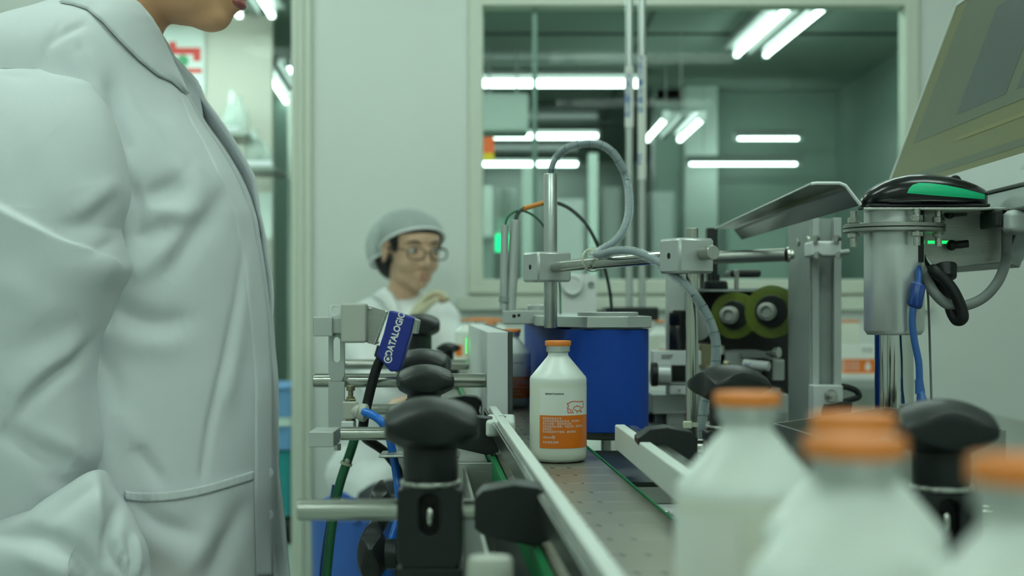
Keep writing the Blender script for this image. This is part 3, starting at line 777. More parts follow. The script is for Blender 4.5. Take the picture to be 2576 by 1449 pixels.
# ---- wrap belt unit
Yn, Yf, R = 1.45, 2.2, .0425; cxn, cxf = .0965, .0615
wu = thing('wrap_belt_unit', 'blue wrap belt unit with polygonal aluminium top plate', 'belt unit', ((cxn+cxf)/2, 1.8, BZ))
def stadium(r, n=28, y0=Yn, y1=Yf, x0=cxn, x1=cxf):
    pts = []
    for k in range(n+1): a = PI+PI*k/n; pts.append((x0+r*math.cos(a), y0+r*math.sin(a)))
    for k in range(n+1): a = PI*k/n; pts.append((x1+r*math.cos(a), y1+r*math.sin(a)))
    return pts
zb_, zt_ = Z_(1090, 1.41), Z_(829, 1.41)
build('blue_belt', MB().xy(stadium(R), zb_, zt_), 'blue_belt', wu, bevel=.0012, angle=50)
build('roller', MB().cyl((cxn, Yn, zb_-.004), (cxn, Yn, zt_+.002), R-.006, seg=40), 'alu_dark', wu)
build('base_plate', MB().xy(stadium(R-.001), zb_-.0070, zb_-.002), 'dark_slot', wu, bevel=.001)
rt = R+.0015; z0, z1 = zt_+.0015, CZ-.0090
oct_ = [(cxn+rt, Yn+.01), (cxn+rt, Yn-.020), (cxn+.018, Yn-rt+.0005), (cxn-.022, Yn-rt+.0005), (cxn-rt-.004, Yn-.004), (cxn-rt-.026, Yn+.08), (cxf-rt, Yf), (cxf-.02, Yf+rt), (cxf+.02, Yf+rt), (cxf+rt, Yf)]
build('top_plate', MB().xy(oct_, z0, z1), 'alu_satin', wu, bevel=.0010)
build('bearing_cap', MB().lathe([(.001, 0), (.030, 0), (.031, .001), (.031, .0036), (.029, .0042), (.001, .0042)][::-1] and [(.031, 0), (.031, .0036), (.0295, .0042), (.012, .0042), (.0118, .003), (.001, .003)], (X_(1530, 1.45), 1.455, z1), seg=48), 'alu', wu)
build('seat_post', MB().cyl((.126, Yn+.02, MBZ), (.126, Yn+.02, zb_-.007), .010), 'alu_dark', wu)
build('seat_post', MB().box(.112, .122, 1.75, 1.79, MBZ, zb_-.007), 'alu_dark', wu)
# arm with the two sensor tubes
ya = 1.66
arm = build('arm', MB().box(X_(1264, ya), X_(1392, ya), ya-.018, ya+.018, Z_(815, ya), Z_(781, ya)), 'alu', wu, bevel=.0012)
build('hole', MB().cyl((X_(1293, ya), ya-.0183, Z_(795, ya)), (X_(1293, ya), ya-.017, Z_(795, ya)), .0022, seg=16).cyl((X_(1305, ya), ya-.0183, Z_(793, ya)), (X_(1305, ya), ya-.017, Z_(793, ya)), .0018, seg=16), 'black', arm)
build('pivot', MB().lathe([(.012, 0), (.012, .018), (.010, .0195), (.001, .0195)], (X_(1352, ya), ya, Z_(808, ya))), 'alu', wu, bevel=.0005)
tb = thing('sensor_tubes', 'pair of slim grey sensor tubes standing on the aluminium arm', 'sensor', (X_(1290, ya), ya, Z_(781, ya)))
for k, (pa, pb_, ta, r) in enumerate(((1270, 1266, 566, .0045), (1297, 1284, 553, .0062))):
    build('tube', MB().cyl((X_(pb_, ya), ya-.002+.004*k, Z_(781, ya)), (X_(pa, ya), ya-.002+.004*k, Z_(ta, ya)), r, seg=24), 'alu', tb, bevel=.0006)
build('tube_collar', MB().cyl((X_(1267, ya), ya-.002, Z_(760, ya)), (X_(1268, ya), ya-.002, Z_(745, ya)), .0060, seg=24), 'alu_dark', tb, bevel=.0005)
cab = spline([P(1271, 568, ya), P(1276, 548, ya), P(1292, 534, ya), P(1312, 530, ya), P(1338, 540, ya+.02), P(1362, 562, ya+.05), P(1385, 600, ya+.1), P(1400, 650, ya+.15), P(1408, 720, ya+.2), P(1410, 790, ya+.2)], 6)
build('thin_cable', MB().tube(cab, .0014, 8), 'green_hose', tb)
cab = spline([P(1297, 555, ya), P(1302, 538, ya), P(1316, 526, ya), P(1340, 519, ya+.01), P(1370, 511, ya+.03), P(1400, 510, ya+.07), P(1440, 530, ya+.15), P(1480, 572, ya+.25), P(1508, 630, ya+.32), P(1525, 690, ya+.37), P(1535, 740, ya+.4), P(1540, 792, ya+.42)], 6)
build('cable', MB().tube(cab, .0024, 10), mat('cable_dark', '#3d4a48', .45, var=.1).name, tb)
build('orange_tag', MB().tube([P(1318, 525, ya-.003), P(1343, 517, ya+.009), P(1367, 510.5, ya+.028)], .0029, 10), 'orange_tag', tb)
# white back plate with round disc
yp = 2.42
bp = thing('pivot_plate', 'white plate with a raised round disc and a corner hole behind the sensor tube', 'plate', P(1452, 800, yp))
a, b, c_, d = X_(1402, yp), X_(1501, yp), Z_(805, yp), Z_(690, yp)
pbody = build('plate', MB().xz([(a, c_), (b, c_), (b, d-.004), (b-.004, d), (a+.004, d), (a, d-.004)], yp, yp+.012), 'white_paint', bp, bevel=.001)
build('disc', MB().lathe([(.0185, 0), (.0185, .006), (.0165, .009), (.013, .009), (.0125, .0075), (.001, .0075)], (X_(1440, yp), yp, Z_(717, yp)), (0, -1, 0)), 'white_paint', bp)
build('socket', MB().lathe([(.0055, 0), (.0055, .0025), (.0040, .0025), (.0038, .0008), (.001, .0008)], (X_(1487, yp), yp, Z_(716, yp)), (0, -1, 0)), 'grey_paint', bp)
build('stand', MB().box(a+.01, a+.04, yp+.001, yp+.011, MBZ, c_), 'steel_sat', bp)
# two thin poles
yq = 3.0
for px, z0, z1, mk, lab in ((1583, 168, 320, [(205, 240), (245, 290)], 'left one of the two thin steel poles before the window'), (1615, 140, 452, [(150, 205), (215, 245), (250, 285), (390, 412)], 'right one of the two thin steel poles, with the longer printed wrap')):
    t = thing('thin_pole', lab, 'pole', (X_(px, yq), yq, Z_(772, yq)))
    x = X_(px, yq)
    build('tube', MB().cyl((x, yq, Z_(775, yq)), (x, yq, 2.35), .0078, seg=24), 'alu_satin', t)
    wr = build('plastic_wrap', MB().cyl((x, yq, Z_(z1, yq)), (x, yq, Z_(z0, yq)), .0094, seg=24), 'label_white', t)
    pr = MB()
    for i, (u0, u1) in enumerate(mk):
        vs, fs = text_polys(['不锈钢管', '装饰管', '优质', '304'][i % 4], .0170)
        zc = Z_((u0+u1)/2, yq); r = .0097
        pr.add([(x+r*math.sin(-.75+v.y/r), yq-r*math.cos(-.75+v.y/r), zc-v.x) for v in vs], fs)
    build('print', pr, 'ink_blue', wr, smooth=False, merge=False)
t = thing('drive_housing', 'black drive housing the two thin poles stand on', 'machine', (X_(1585, 3.0), 3.0, MBZ))
build('cover', MB().box(X_(1520, yq), X_(1650, yq), yq-.06, yq+.1, Z_(806, yq), Z_(772, yq)), 'black_plastic', t, bevel=.004)
build('body', MB().box(X_(1528, yq), X_(1628, yq), yq-.04, yq+.09, MBZ, Z_(806, yq)), 'grey_paint', t, bevel=.004)

# ---- sensor stand: post, cross bar, two blocks, sensor tube with coiled cable
YL, YR = 1.42, 1.17
ss = thing('sensor_stand', 'steel post and cross bar stand holding the sensor above the bottle', 'stand', (X_(1741, YR), YR, MBZ))
xp = X_(1741, YR)
build('post', MB().cyl((xp, YR, BZ-.006), (xp, YR, Z_(574, YR)), .0051, seg=32), 'steel_rod', ss, bevel=.0006)
build('post_foot', MB().lathe([(.014, 0), (.014, .003), (.009, .005), (.009, .012), (.0057, .012)], (xp, YR, BZ-.006)), 'steel', ss, bevel=.0008)
pa = Vector((X_(1385, YL), YL, Z_(672, YL))); pb_ = Vector((X_(1752, YR), YR, Z_(639, YR)))
dirb = (pb_-pa).normalized()
al = math.atan2(dirb.x, -dirb.y)          # angle of the bar from the view line
def blk(c, w_, h_, name, holeoff, parent):
    M = Matrix.Translation(c) @ Matrix.Rotation(al, 4, 'Z')
    mb = MB().box(-w_/2, w_/2, -w_/2, w_/2, -h_/2, h_/2, 0, M)
    o = build(name, mb, 'alu', parent, bevel=.0021, seg=1)
    o.modifiers['bevel'].harden_normals = False
    hp = M @ Vector((-w_/2-.0001, holeoff, 0)); dx = (M.to_3x3() @ Vector((1, 0, 0)))
    ring = MB().lathe([(.0026, -.0001), (.0026, .0001), (.0001, .0001)], hp, -dx, 20)
    build('screw_hole', ring, 'black', o)
    return o
cL = Vector((X_(1376, YL), YL+.006, Z_(672, YL))); cR = Vector((X_(1728, YR), YR+.004, Z_(644, YR)))
blk(cL, .0370, .0298, 'clamp_block', 0.0, ss)
blk(cR, .0334, .0288, 'clamp_block', 0.0, ss)
n_ = -dirb
build('cross_bar', MB().cyl(pa-dirb*.03, pb_+dirb*.026, .0059, seg=32), 'steel_rod', ss, bevel=.0005)
xt = X_(1385, YL)
sen = thing('drop_sensor', 'slim vertical aluminium sensor tube held in the left clamp block', 'sensor', (xt, YL, Z_(825, YL)))
build('tube', MB().lathe([(.001, 0), (.0061, 0), (.0067, .0008), (.0067, Z_(437, YL)-Z_(825, YL)-.001), (.0061, Z_(437, YL)-Z_(825, YL)), (.001, Z_(437, YL)-Z_(825, YL))], (xt, YL, Z_(825, YL)), seg=40), 'alu_satin', sen)
loop = [(1386, 440), (1390, 415), (1403, 393), (1425, 374), (1452, 364), (1485, 360), (1515, 366), (1543, 386), (1563, 418), (1577, 455), (1583, 500), (1581, 545), (1566, 585), (1542, 612), (1512, 630), (1497, 640),
        (1515, 641), (1545, 633), (1580, 632), (1615, 640), (1655, 660), (1695, 690), (1735, 728), (1768, 775), (1790, 820), (1801, 865), (1800, 915), (1790, 960), (1777, 1000), (1770, 1035), (1766, 1078)]
n = len(loop); pts3 = []
for i, (a, b) in enumerate(loop):
    k = i/(n-1)
    Y = YL+(YR-YL)*(0 if i < 9 else min(1, (i-9)/13)) if True else YL
    if i == 15: Y -= .0
    pts3.append(P(a, b, Y-.012*(i > 2)))
pts3[0] = Vector((xt, YL, Z_(440, YL)))
pts3 = pts3+[pts3[-1]+Vector((.002, .004, -.018)), pts3[-1]+Vector((.014, .03, -.0265)), pts3[-1]+Vector((.03, .06, -.0268))]
path = spline(pts3, 10)
cb = thing('coiled_cable', 'grey cable in clear spiral wrap looping up from the sensor and down the post', 'cable', path[0])
build('core', MB().tube(path, .0027, 12), 'cable_core', cb)
# spiral wrap: short overlapping sleeves with slanted gaps
acc = [0]
for a, b in zip(path, path[1:]): acc.append(acc[-1]+(b-a).length)
def at_len(s):
    for i in range(len(acc)-1):
        if s <= acc[i+1]: return path[i].lerp(path[i+1], (s-acc[i])/max(1e-9, acc[i+1]-acc[i]))
    return path[-1]
def tan_len(s): return (at_len(s+.001)-at_len(s-.001)).normalized()
s = .004; seg_n = 0
wrap_len = .0118
total = acc[-1]
while s < total-.02:
    L = wrap_len*random.uniform(.93, 1.05); mb = MB(); vs = []; K = 16; rows = 5
    uu, vv, dd = frame_from(tan_len(s+L/2))
    for j in range(rows):
        for k in range(K):
            a = 2*PI*k/K
            sk = math.cos(a)*.0016
            ps = s+(L-.0006)*j/(rows-1)+sk; ps = min(max(ps, .0005), total-.001)
            c = at_len(ps); t = tan_len(ps)
            u2 = (uu-t*uu.dot(t)).normalized(); v2 = t.cross(u2)
            rr = .0043+(.0003 if j in (0,) else 0)
            vs.append(c+(u2*math.cos(a)+v2*math.sin(a))*rr)
    fs = [[j*K+k, j*K+(k+1) % K, (j+1)*K+(k+1) % K, (j+1)*K+k] for j in range(rows-1) for k in range(K)]
    mb.add(vs, fs); build('wrap_turn', mb, 'spiral', cb); s += L; seg_n += 1
def tie(parent, c, d, r, w_=.0035, name='cable_tie'):
    u, v, dd = frame_from(d); pts = [Vector(c)+(u*math.cos(2*PI*k/24)+v*math.sin(2*PI*k/24))*r for k in range(25)]
    mb = MB()
    for k in range(24):
        a, b = pts[k], pts[k+1]; o1 = (a-Vector(c)).normalized()*.0009; o2 = (b-Vector(c)).normalized()*.0009
        h = dd*w_/2
        mb.add([a-h, b-h, b+h, a+h, a-h+o1, b-h+o2, b+h+o2, a+h+o1], [(0, 1, 2, 3), (4, 7, 6, 5), (0, 4, 5, 1), (3, 2, 6, 7)])
    return build(name, mb, 'tie', parent)
ct = P(1491, 659, 1.337)
tie(ss, ct+Vector((0, 0, .002)), dirb, .0105)
build('tie_head', MB().cbox(P(1492, 634, 1.320), .007, .006, .006, rz=.3), 'tie', ss, bevel=.001)
tie(ss, (xp+.004, YR, Z_(1066, YR)), (0, 0, 1), .0098)
build('tie_head', MB().cbox((xp-.005, YR-.010, Z_(1066, YR)), .007, .006, .006), 'tie', ss, bevel=.001)
# ------------------------------------------------------------ left: scanner bracket, scanner, air valve, hoses
yb = 1.45
sb = thing('slotted_bracket', 'grey slotted upright bar with square end blocks holding the barcode scanner', 'bracket', P(846, 1117, yb))
xa, xb = X_(826, yb), X_(867, yb); zt, zb = Z_(800, yb), Z_(1090, yb)
n = 40; xm = (xa+xb)/2; zs0, zs1 = Z_(912, yb), Z_(848, yb); zh = (zs0+zs1)/2; sw = .0036; hl = (zs1-zs0)/2
ou, inn = [], []
for k in range(n):
    a = 2*PI*k/n; ca, sa = math.cos(a), math.sin(a)
    q = max(abs(ca)/((xb-xa)/2), abs(sa)/((zt-zh)))
    ou.append((xm+ca/q, yb, zh+sa/q)); inn.append((xm+sw*ca, yb, zh+sw*sa+(hl-sw if sa > 0 else -(hl-sw))))
mb = MB().ring(ou, inn, (0, .005, 0)); mb.box(xa, xb, yb, yb+.005, zb, 2*zh-zt)
build('bar', mb, 'alu', sb, bevel=.0006)
build('end_block', MB().box(X_(795, yb), X_(843, yb), yb-.022, yb-.001, Z_(845, yb), Z_(797, yb)), 'alu', sb, bevel=.001)
build('end_block', MB().box(X_(840, yb), X_(868, yb), yb-.016, yb-.001, Z_(838, yb), Z_(799, yb)), 'alu', sb, bevel=.001)
build('end_block', MB().box(X_(795, 1.34), X_(856, 1.34), 1.29, 1.34, Z_(1117, 1.32), Z_(1079, 1.32)), 'alu', sb, bevel=.001)
build('link', MB().box(X_(826, yb), X_(867, yb), 1.33, yb+.004, Z_(1112, 1.34), Z_(1098, 1.34)), 'alu', sb, bevel=.001)
build('bolt', MB().lathe([(.0035, 0), (.0035, .006), (.001, .006)], (X_(849, 1.31), 1.31, Z_(1133, 1.31)), seg=6), 'steel', sb, bevel=.0004)
# perforated tab and beige box
tb_ = MB(); a, b, c_, d = X_(828, yb), X_(868, yb), Z_(800, yb), Z_(767, yb)
cx_, cz_ = X_(845, yb), Z_(781, yb); ou, inn = [], []
for k in range(32):
    t_ = 2*PI*k/32; ca, sa = math.cos(t_), math.sin(t_); q = 9e9
    if ca > 1e-6: q = min(q, (b-cx_)/ca)
    if ca < -1e-6: q = min(q, (a-cx_)/ca)
    if sa > 1e-6: q = min(q, (d-cz_)/sa)
    if sa < -1e-6: q = min(q, (c_-cz_)/sa)
    ou.append((cx_+ca*q, yb-.001, cz_+sa*q)); inn.append((cx_+.0042*ca, yb-.001, cz_+.0042*sa))
build('eyelet_tab', MB().ring(ou, inn, (0, .003, 0)), 'alu_white', sb, bevel=.0004)
build('cover_box', MB().box(X_(866, yb), X_(928, yb), yb-.03, yb-.002, Z_(861, yb), Z_(763, yb)), 'beige_grey', sb, bevel=.0025, seg=3)
ang_pts = [(926, 768), (980, 783), (975, 800), (948, 866), (928, 862)]
build('gusset', MB().xz([(X_(a, yb), Z_(b, yb)) for a, b in ang_pts], yb-.018, yb-.016), 'steel_sat', sb, bevel=.0004)
build('gusset_flange', MB().prism([(X_(975, yb), yb-.03, Z_(786, yb)), (X_(979, yb), yb-.03, Z_(787, yb)), (X_(950, yb), yb-.03, Z_(866, yb)), (X_(946, yb), yb-.03, Z_(865, yb))], (0, .02, 0)), 'steel', sb, bevel=.0003)
for a, b in ((931, 778), (972, 786), (949, 861)): build('screw', MB().lathe([(.0018, 0), (.0018, .0012), (.0006, .0016)], P(a, b, yb-.018), (0, -1, 0), 12), 'steel', sb)
# barcode scanner, tilted
ysn = 1.42
sn = thing('barcode_scanner', 'blue barcode scanner with white lettering tilted on its steel bracket', 'scanner', P(990, 850, ysn))
poly = [(983, 780), (1046, 799), (1037, 838), (1008, 932), (985, 934), (950, 893), (968, 838)]
build('housing', MB().xz([(X_(a, ysn), Z_(b, ysn)) for a, b in poly], ysn-.014, ysn+.018), 'blue_scanner', sn, bevel=.002, seg=3)
build('side_plate', MB().xz([(X_(a, ysn), Z_(b, ysn)) for a, b in ((1042, 800), (1056, 806), (1050, 840), (1034, 838))], ysn-.010, ysn+.016), 'steel_sat', sn, bevel=.0006)
vs, fs = text_polys('DATALOGIC', .0092, 'LEFT', .0003)
an = math.radians(72); o0 = P(977, 896, ysn-.0143); s_ = .86
ux, uz = Vector((math.cos(an), 0, math.sin(an))), Vector((-math.sin(an), 0, math.cos(an)))
pr = MB().add([o0+ux*(v.x*s_)+uz*v.y for v in vs], fs)
c0 = P(976, 903, ysn-.0143)
for r0, r1 in ((.0030, .0042), (.0001, .0016)):
    k0 = []; N = 24
    for k in range(N):
        a = 2*PI*k/N; k0.append(c0+Vector((r0*math.cos(a), 0, r0*math.sin(a))))
    for k in range(N):
        a = 2*PI*k/N; k0.append(c0+Vector((r1*math.cos(a), 0, r1*math.sin(a))))
    pr.add(k0, [[k, (k+1) % N, N+(k+1) % N, N+k] for k in range(N)])
build('lettering', pr, 'ink_white', sn, smooth=False, merge=False)
c = spline([P(968, 888, ysn), P(952, 915, ysn), P(940, 950, ysn), P(925, 1010, ysn), P(915, 1060, ysn), P(918, 1100, ysn+.05), P(975, 1145, ysn+.12), P(1010, 1230, ysn+.15), P(1000, 1500, ysn+.1)], 8)
build('strain_relief', MB().tube([P(972, 880, ysn), P(958, 905, ysn)], [.0105, .0080], 16), 'black_plastic', sn, bevel=.001)
build('cable', MB().tube(c, .0050, 12), 'black', sn)
# air valve
yv = 1.38
av = thing('air_flow_valve', 'nickel and grey air flow valve with a brass adjusting screw', 'valve', P(888, 1078, yv))
x = X_(882, yv)
build('mount', MB().box(X_(862, yv), X_(893, yv), yv-.012, yv+.012, Z_(1080, yv), Z_(1058, yv)), 'alu_white', av, bevel=.001)
build('thread', MB().lathe([(.0048, 0), (.0048, .005), (.001, .005)], (x, yv, Z_(1060, yv)), seg=24), 'brass', av)
build('body', MB().lathe([(.0078, 0), (.0080, .001), (.0080, .0155), (.0068, .0165), (.001, .0165)], (x, yv, Z_(1052, yv)), seg=32).cyl((x, yv, Z_(1033, yv)), (X_(908, yv), yv-.004, Z_(1036, yv)), .0070, seg=28), 'beige_grey', av, bevel=.0006)
build('collar', MB().lathe([(.0078, 0), (.0088, .001), (.0088, .006), (.0070, .0075), (.0045, .0078)], (X_(906, yv), yv-.004, Z_(1036, yv)), (1, -.15, -.15), 32), 'beige_grey', av, bevel=.0004)
build('nut', MB().lathe([(.0050, 0), (.0056, .0008), (.0056, .0045), (.0046, .0050), (.0046, .0070), (.001, .0070)], (x, yv, Z_(1016, yv)), seg=6), 'brass', av, bevel=.0003)
build('screw_shaft', MB().cyl((x, yv, Z_(1003, yv)), (x, yv, Z_(982, yv)), .0026, seg=16), 'brass', av)
build('screw_head', MB().lathe([(.0040, 0), (.0043, .0005), (.0043, .0048), (.0035, .0054), (.001, .0054)], (x, yv, Z_(983, yv)), seg=12), 'brass', av, bevel=.0003)
c = spline([P(914, 1036, yv-.01), P(936, 1044, yv-.015), P(960, 1062, yv-.02), P(978, 1095, yv-.02), P(988, 1140, yv-.02), P(997, 1190, yv-.02), P(1004, 1250, yv-.03), P(1000, 1310, yv-.05), P(982, 1370, yv-.07), P(960, 1440, yv-.08), P(930, 1560, yv-.08)], 8)
simple('air_hose', MB().tube(c, .0041, 14), 'blue_hose', 'bright blue air hose curving down from the grey valve', 'hose', 0)
yg = 1.50
c = spline([P(893, 1100, yg), P(884, 1130, yg), P(872, 1165, yg), P(857, 1210, yg), P(845, 1260, yg), P(834, 1330, yg), P(826, 1400, yg), P(818, 1500, yg), P(812, 1700, yg)], 8)
gh = thing('green_hose', 'dark green hose hanging down left with a small knot-like tie', 'hose', P(870, 1165, yg))
build('hose', MB().tube(c, .0050, 12), 'green_hose', gh)
tie(gh, P(871, 1166, yg), (c[18]-c[14]).normalized(), .0056, .003)
build('tie_knot', MB().ball(P(874, 1160, yg-.006), .003, 10), 'tie', gh)
c2 = spline([P(845, 1220, yg+.03), P(834, 1290, yg+.03), P(822, 1360, yg+.03), P(812, 1449, yg+.03), P(806, 1600, yg+.03)], 8)
simple('dark_blue_hose', MB().tube(c2, .0042, 12), 'blue_cable_dark', 'dark blue hose behind the green hose at lower left', 'hose', 0)
# pale bolt post in front
ynb = .62
nb = thing('pale_bolt', 'blurred pale metal bolt head at the very bottom left of the rail', 'bolt', P(1232, 1449, ynb))
build('head', MB().lathe([(.0078, 0), (.0098, .001), (.0098, .009), (.0090, .0105), (.001, .0105)], (X_(1233, ynb), ynb, Z_(1462, ynb)), seg=32), 'beige_grey', nb)
build('shank', MB().cyl((X_(1233, ynb), ynb, BZ-.16), (X_(1233, ynb), ynb, Z_(1462, ynb)), .006), 'steel', nb)
build('tab', MB().box(X_(1225, ynb)-.02, XL+.0, ynb-.015, ynb+.015, BZ-.10, BZ-.09), 'steel_sat', nb)
# steel guard beside the left frame
simple('steel_guard', MB().box(X_(1150, 1.27), X_(1249, 1.27), 1.268, 1.272, BZ-.14, Z_(1163, 1.27)), 'steel_sat', 'pinkish steel guard plate below the left clamp heads', 'plate', .001)

# ------------------------------------------------------------ right: labeller group
yl = 1.95
lb = thing('labelling_head', 'labelling head with dark frame behind the two green film rolls', 'machine', (.35, 2.1, MBZ))
build('back_plate', MB().box(X_(1722, 2.12), X_(1996, 2.12), 2.10, 2.12, Z_(1075, 2.12), Z_(725, 2.12)), 'black', lb, bevel=.002)
build('upright', MB().box(X_(1676, yl), X_(1724, yl), yl, yl+.01, MBZ, Z_(668, yl)), 'alu', lb, bevel=.001)
build('edge_strip', MB().box(X_(1724, yl), X_(1727, yl), yl-.002, yl+.02, MBZ, Z_(668, yl)), 'alu_dark', lb)
build('motor', MB().lathe([(.001, 0), (.0125, 0), (.0125, .035), (.0118, .037), (.0125, .039), (.0125, .055), (.010, .058), (.001, .058)], P(1706, 888, yl-.02), seg=28), 'black_gloss', lb, bevel=.0004)
build('guide_disc', MB().lathe([(.022, 0), (.022, .003), (.020, .004), (.003, .004)], P(1752, 818, yl+.02), (-.2, -1, 0), 36), 'grey_paint', lb)
build('base_block', MB().box(X_(1640, yl), X_(1830, yl), yl-.01, yl+.10, Z_(1040, yl), Z_(992, yl)), 'alu', lb, bevel=.001)
build('base_foot', MB().box(X_(1650, yl), X_(1990, yl), yl+.02, yl+.16, MBZ, Z_(1040, yl)), 'alu_dark', lb, bevel=.001)
# reader box with lens
rb = build('reader_box', MB().box(X_(1637, yl-.02), X_(1757, yl-.02), yl-.05, yl-.015, Z_(915, yl), Z_(880, yl)), 'white_paint', lb, bevel=.001)
for q in range(3): build('print_line', MB().box(X_(1664, 1.90), X_(1694-q*3, 1.90), yl-.0505, yl-.05, Z_(893+q*4+1.4, 1.90), Z_(893+q*4, 1.90)), 'ink_black', rb)
build('reader_frame', MB().box(X_(1684, 1.9), X_(1728, 1.9), yl-.05, yl-.02, Z_(968, 1.9), Z_(915, 1.9)), 'alu', lb, bevel=.001)
build('reader_window', MB().box(X_(1690, 1.9), X_(1724, 1.9), yl-.052, yl-.05, Z_(960, 1.9), Z_(919, 1.9)), 'black_gloss', lb)
build('drum', MB().cyl(P(1652, 942, 1.9), P(1686, 942, 1.9), .0148, seg=32), 'alu', lb, bevel=.0008)
build('drum_ring', MB().cyl(P(1638, 942, 1.9), P(1654, 942, 1.9), .0160, seg=32), 'black', lb, bevel=.001)
build('lower_box', MB().box(X_(1684, 1.9), X_(1757, 1.9), yl-.05, yl-.02, Z_(993, 1.9), Z_(970, 1.9)), 'white_paint', lb, bevel=.001)
build('screw', MB().lathe([(.0016, 0), (.0016, .001), (.0005, .001)], P(1709, 982, 1.898), (0, -1, 0), 10), 'steel', lb)
build('drive_wheel', MB().lathe([(.001, 0), (.018, 0), (.020, .004), (.018, .012), (.010, .016), (.001, .016)], P(1660, 1062, 2.0), (0, 0, 1), 32), 'black_gloss', lb)
# small parts cluster
for a, b, w_, h_, m_ in ((1775, 895, 34, 60, 'brass'), (1800, 880, 40, 24, 'steel'), (1845, 905, 50, 40, 'alu'), (1900, 893, 70, 16, 'alu_dark'), (1955, 930, 30, 52, 'alu'), (1830, 935, 60, 22, 'alu_dark'),
                         (1775, 940, 30, 40, 'alu'), (1930, 985, 60, 20, 'alu_dark'), (1958, 1030, 44, 80, 'alu'), (1870, 1000, 60, 30, 'black_plastic'), (1800, 990, 50, 20, 'steel')):
    Yk = 2.0+random.uniform(-.02, .03)
    build('fitting', MB().box(X_(a-w_/2, Yk), X_(a+w_/2, Yk), Yk-.01, 2.1, Z_(b+h_/2, Yk), Z_(b-h_/2, Yk)), m_, lb, bevel=.0015)
build('pin', MB().cyl(P(1930, 887, 1.97), P(1948, 887, 1.96), .0038).cyl(P(1948, 887, 1.96), P(1960, 887, 1.955), .0075), 'steel_rod', lb, bevel=.0006)
cyo = build('air_cylinder', MB().cyl(P(1872, 915, 1.96), P(1935, 922, 1.94), .0068, seg=24), 'white_paint', lb, bevel=.001)
vs, fs = text_polys('AirTAC', .0062, 'CENTER', .0001); c0 = P(1890, 918, 1.9475)
build('print', MB().add([c0+Vector((v.x, 0, v.y-.1*v.x)) for v in vs], fs), 'ink_blue', cyo, smooth=False, merge=False)
for a, b in ((1908, 930), (1828, 918), (1782, 930)): build('brass_fitting', MB().lathe([(.0065, 0), (.0065, .004), (.0045, .005), (.0045, .010), (.003, .011), (.001, .011)], P(a, b, 1.965), (-.3, -1, .1), 6), 'brass', lb, bevel=.0004)
for a, b, c_, d in ((1780, 690, .020, .012),):
    build('black_dial', MB().lathe([(.001, 0), (.0165, 0), (.0175, .002), (.0165, .010), (.014, .012), (.001, .012)], P(1800, 728, 1.98), seg=32), 'black_plastic', lb, bevel=.0006)
build('dial_stem', MB().cyl(P(1800, 728, 1.98), P(1800, 690, 1.98), .006), 'black_plastic', lb)
build('black_wing', MB().box(X_(1832, 2.05), X_(1910, 2.05), 2.03, 2.09, Z_(698, 2.05), Z_(679, 2.05)), 'black_plastic', lb, bevel=.004)
build('pin', MB().cyl(P(1853, 728, 1.97), P(1853, 678, 1.97), .0032), 'steel_rod', lb, bevel=.001)
build('black_post', MB().box(X_(1777, 2.05), X_(1803, 2.05), 2.04, 2.06, Z_(728, 2.05), Z_(574, 2.05)), 'black_plastic', lb, bevel=.001)
build('cross_plate', MB().box(X_(1722, 2.1), X_(1996, 2.1), 2.04, 2.12, Z_(735, 2.1), Z_(726, 2.1)), 'alu_dark', lb, bevel=.001)
# film rolls
for px, py, Yr, R_, lab in ((1846, 793, 1.98, .0325, 'green-yellow film roll on the left hub'), (1940, 784, 1.93, .0360, 'green-yellow film roll on the right hub beside the column')):
    fr_ = thing('film_roll', lab, 'roll', P(px, py, Yr)); c = P(px, py, Yr); d = Vector((-.30, -1, .02)).normalized()
    for q0, q1 in ((0, .0035), (.024, .0275)):
        build('film', MB().lathe([(R_*.60, q0), (R_, q0), (R_, q1), (R_*.60, q1), (R_*.60, q0)], c, -d, 56, cap=False), 'film', fr_, bevel=.0004)
    build('core', MB().lathe([(.001, -.001), (R_*.58, -.001), (R_*.66, .003), (R_*.66, .030), (.001, .030)], c, -d, 40), 'black_plastic', fr_, bevel=.0008)
    build('hub', MB().lathe([(.0125, 0), (.0125, .010), (.0095, .011), (.0095, .022), (.0120, .023), (.0120, .027), (.0070, .028), (.0068, .020), (.001, .020)], c+d*.001+Vector((-.004, 0, 0)), d, 28), 'steel_sat', fr_, bevel=.0005)
    build('spindle', MB().cyl(c, c-d*(.13 if px < 1900 else .17), .006), 'steel_sat', fr_)
# roller bar
rbk = thing('roller_bar', 'horizontal steel roller bar between the right clamp block and the column', 'bar', P(1900, 644, 1.8))
build('tube', MB().cyl(P(1752, 650, 1.86), P(1978, 641, 1.80), .0083, seg=32), 'steel_sat', rbk, bevel=.0008)
build('end_cap', MB().cyl(P(1978, 641, 1.80), P(1986, 640.8, 1.80), .0095, seg=32).cyl(P(1986, 640.5, 1.80), P(1997, 640, 1.80), .0060, seg=24), 'steel_rod', rbk, bevel=.0008)
build('stay', MB().cyl(P(1765, 650, 1.855), P(1765, 735, 2.10), .004), 'steel_sat', rbk)

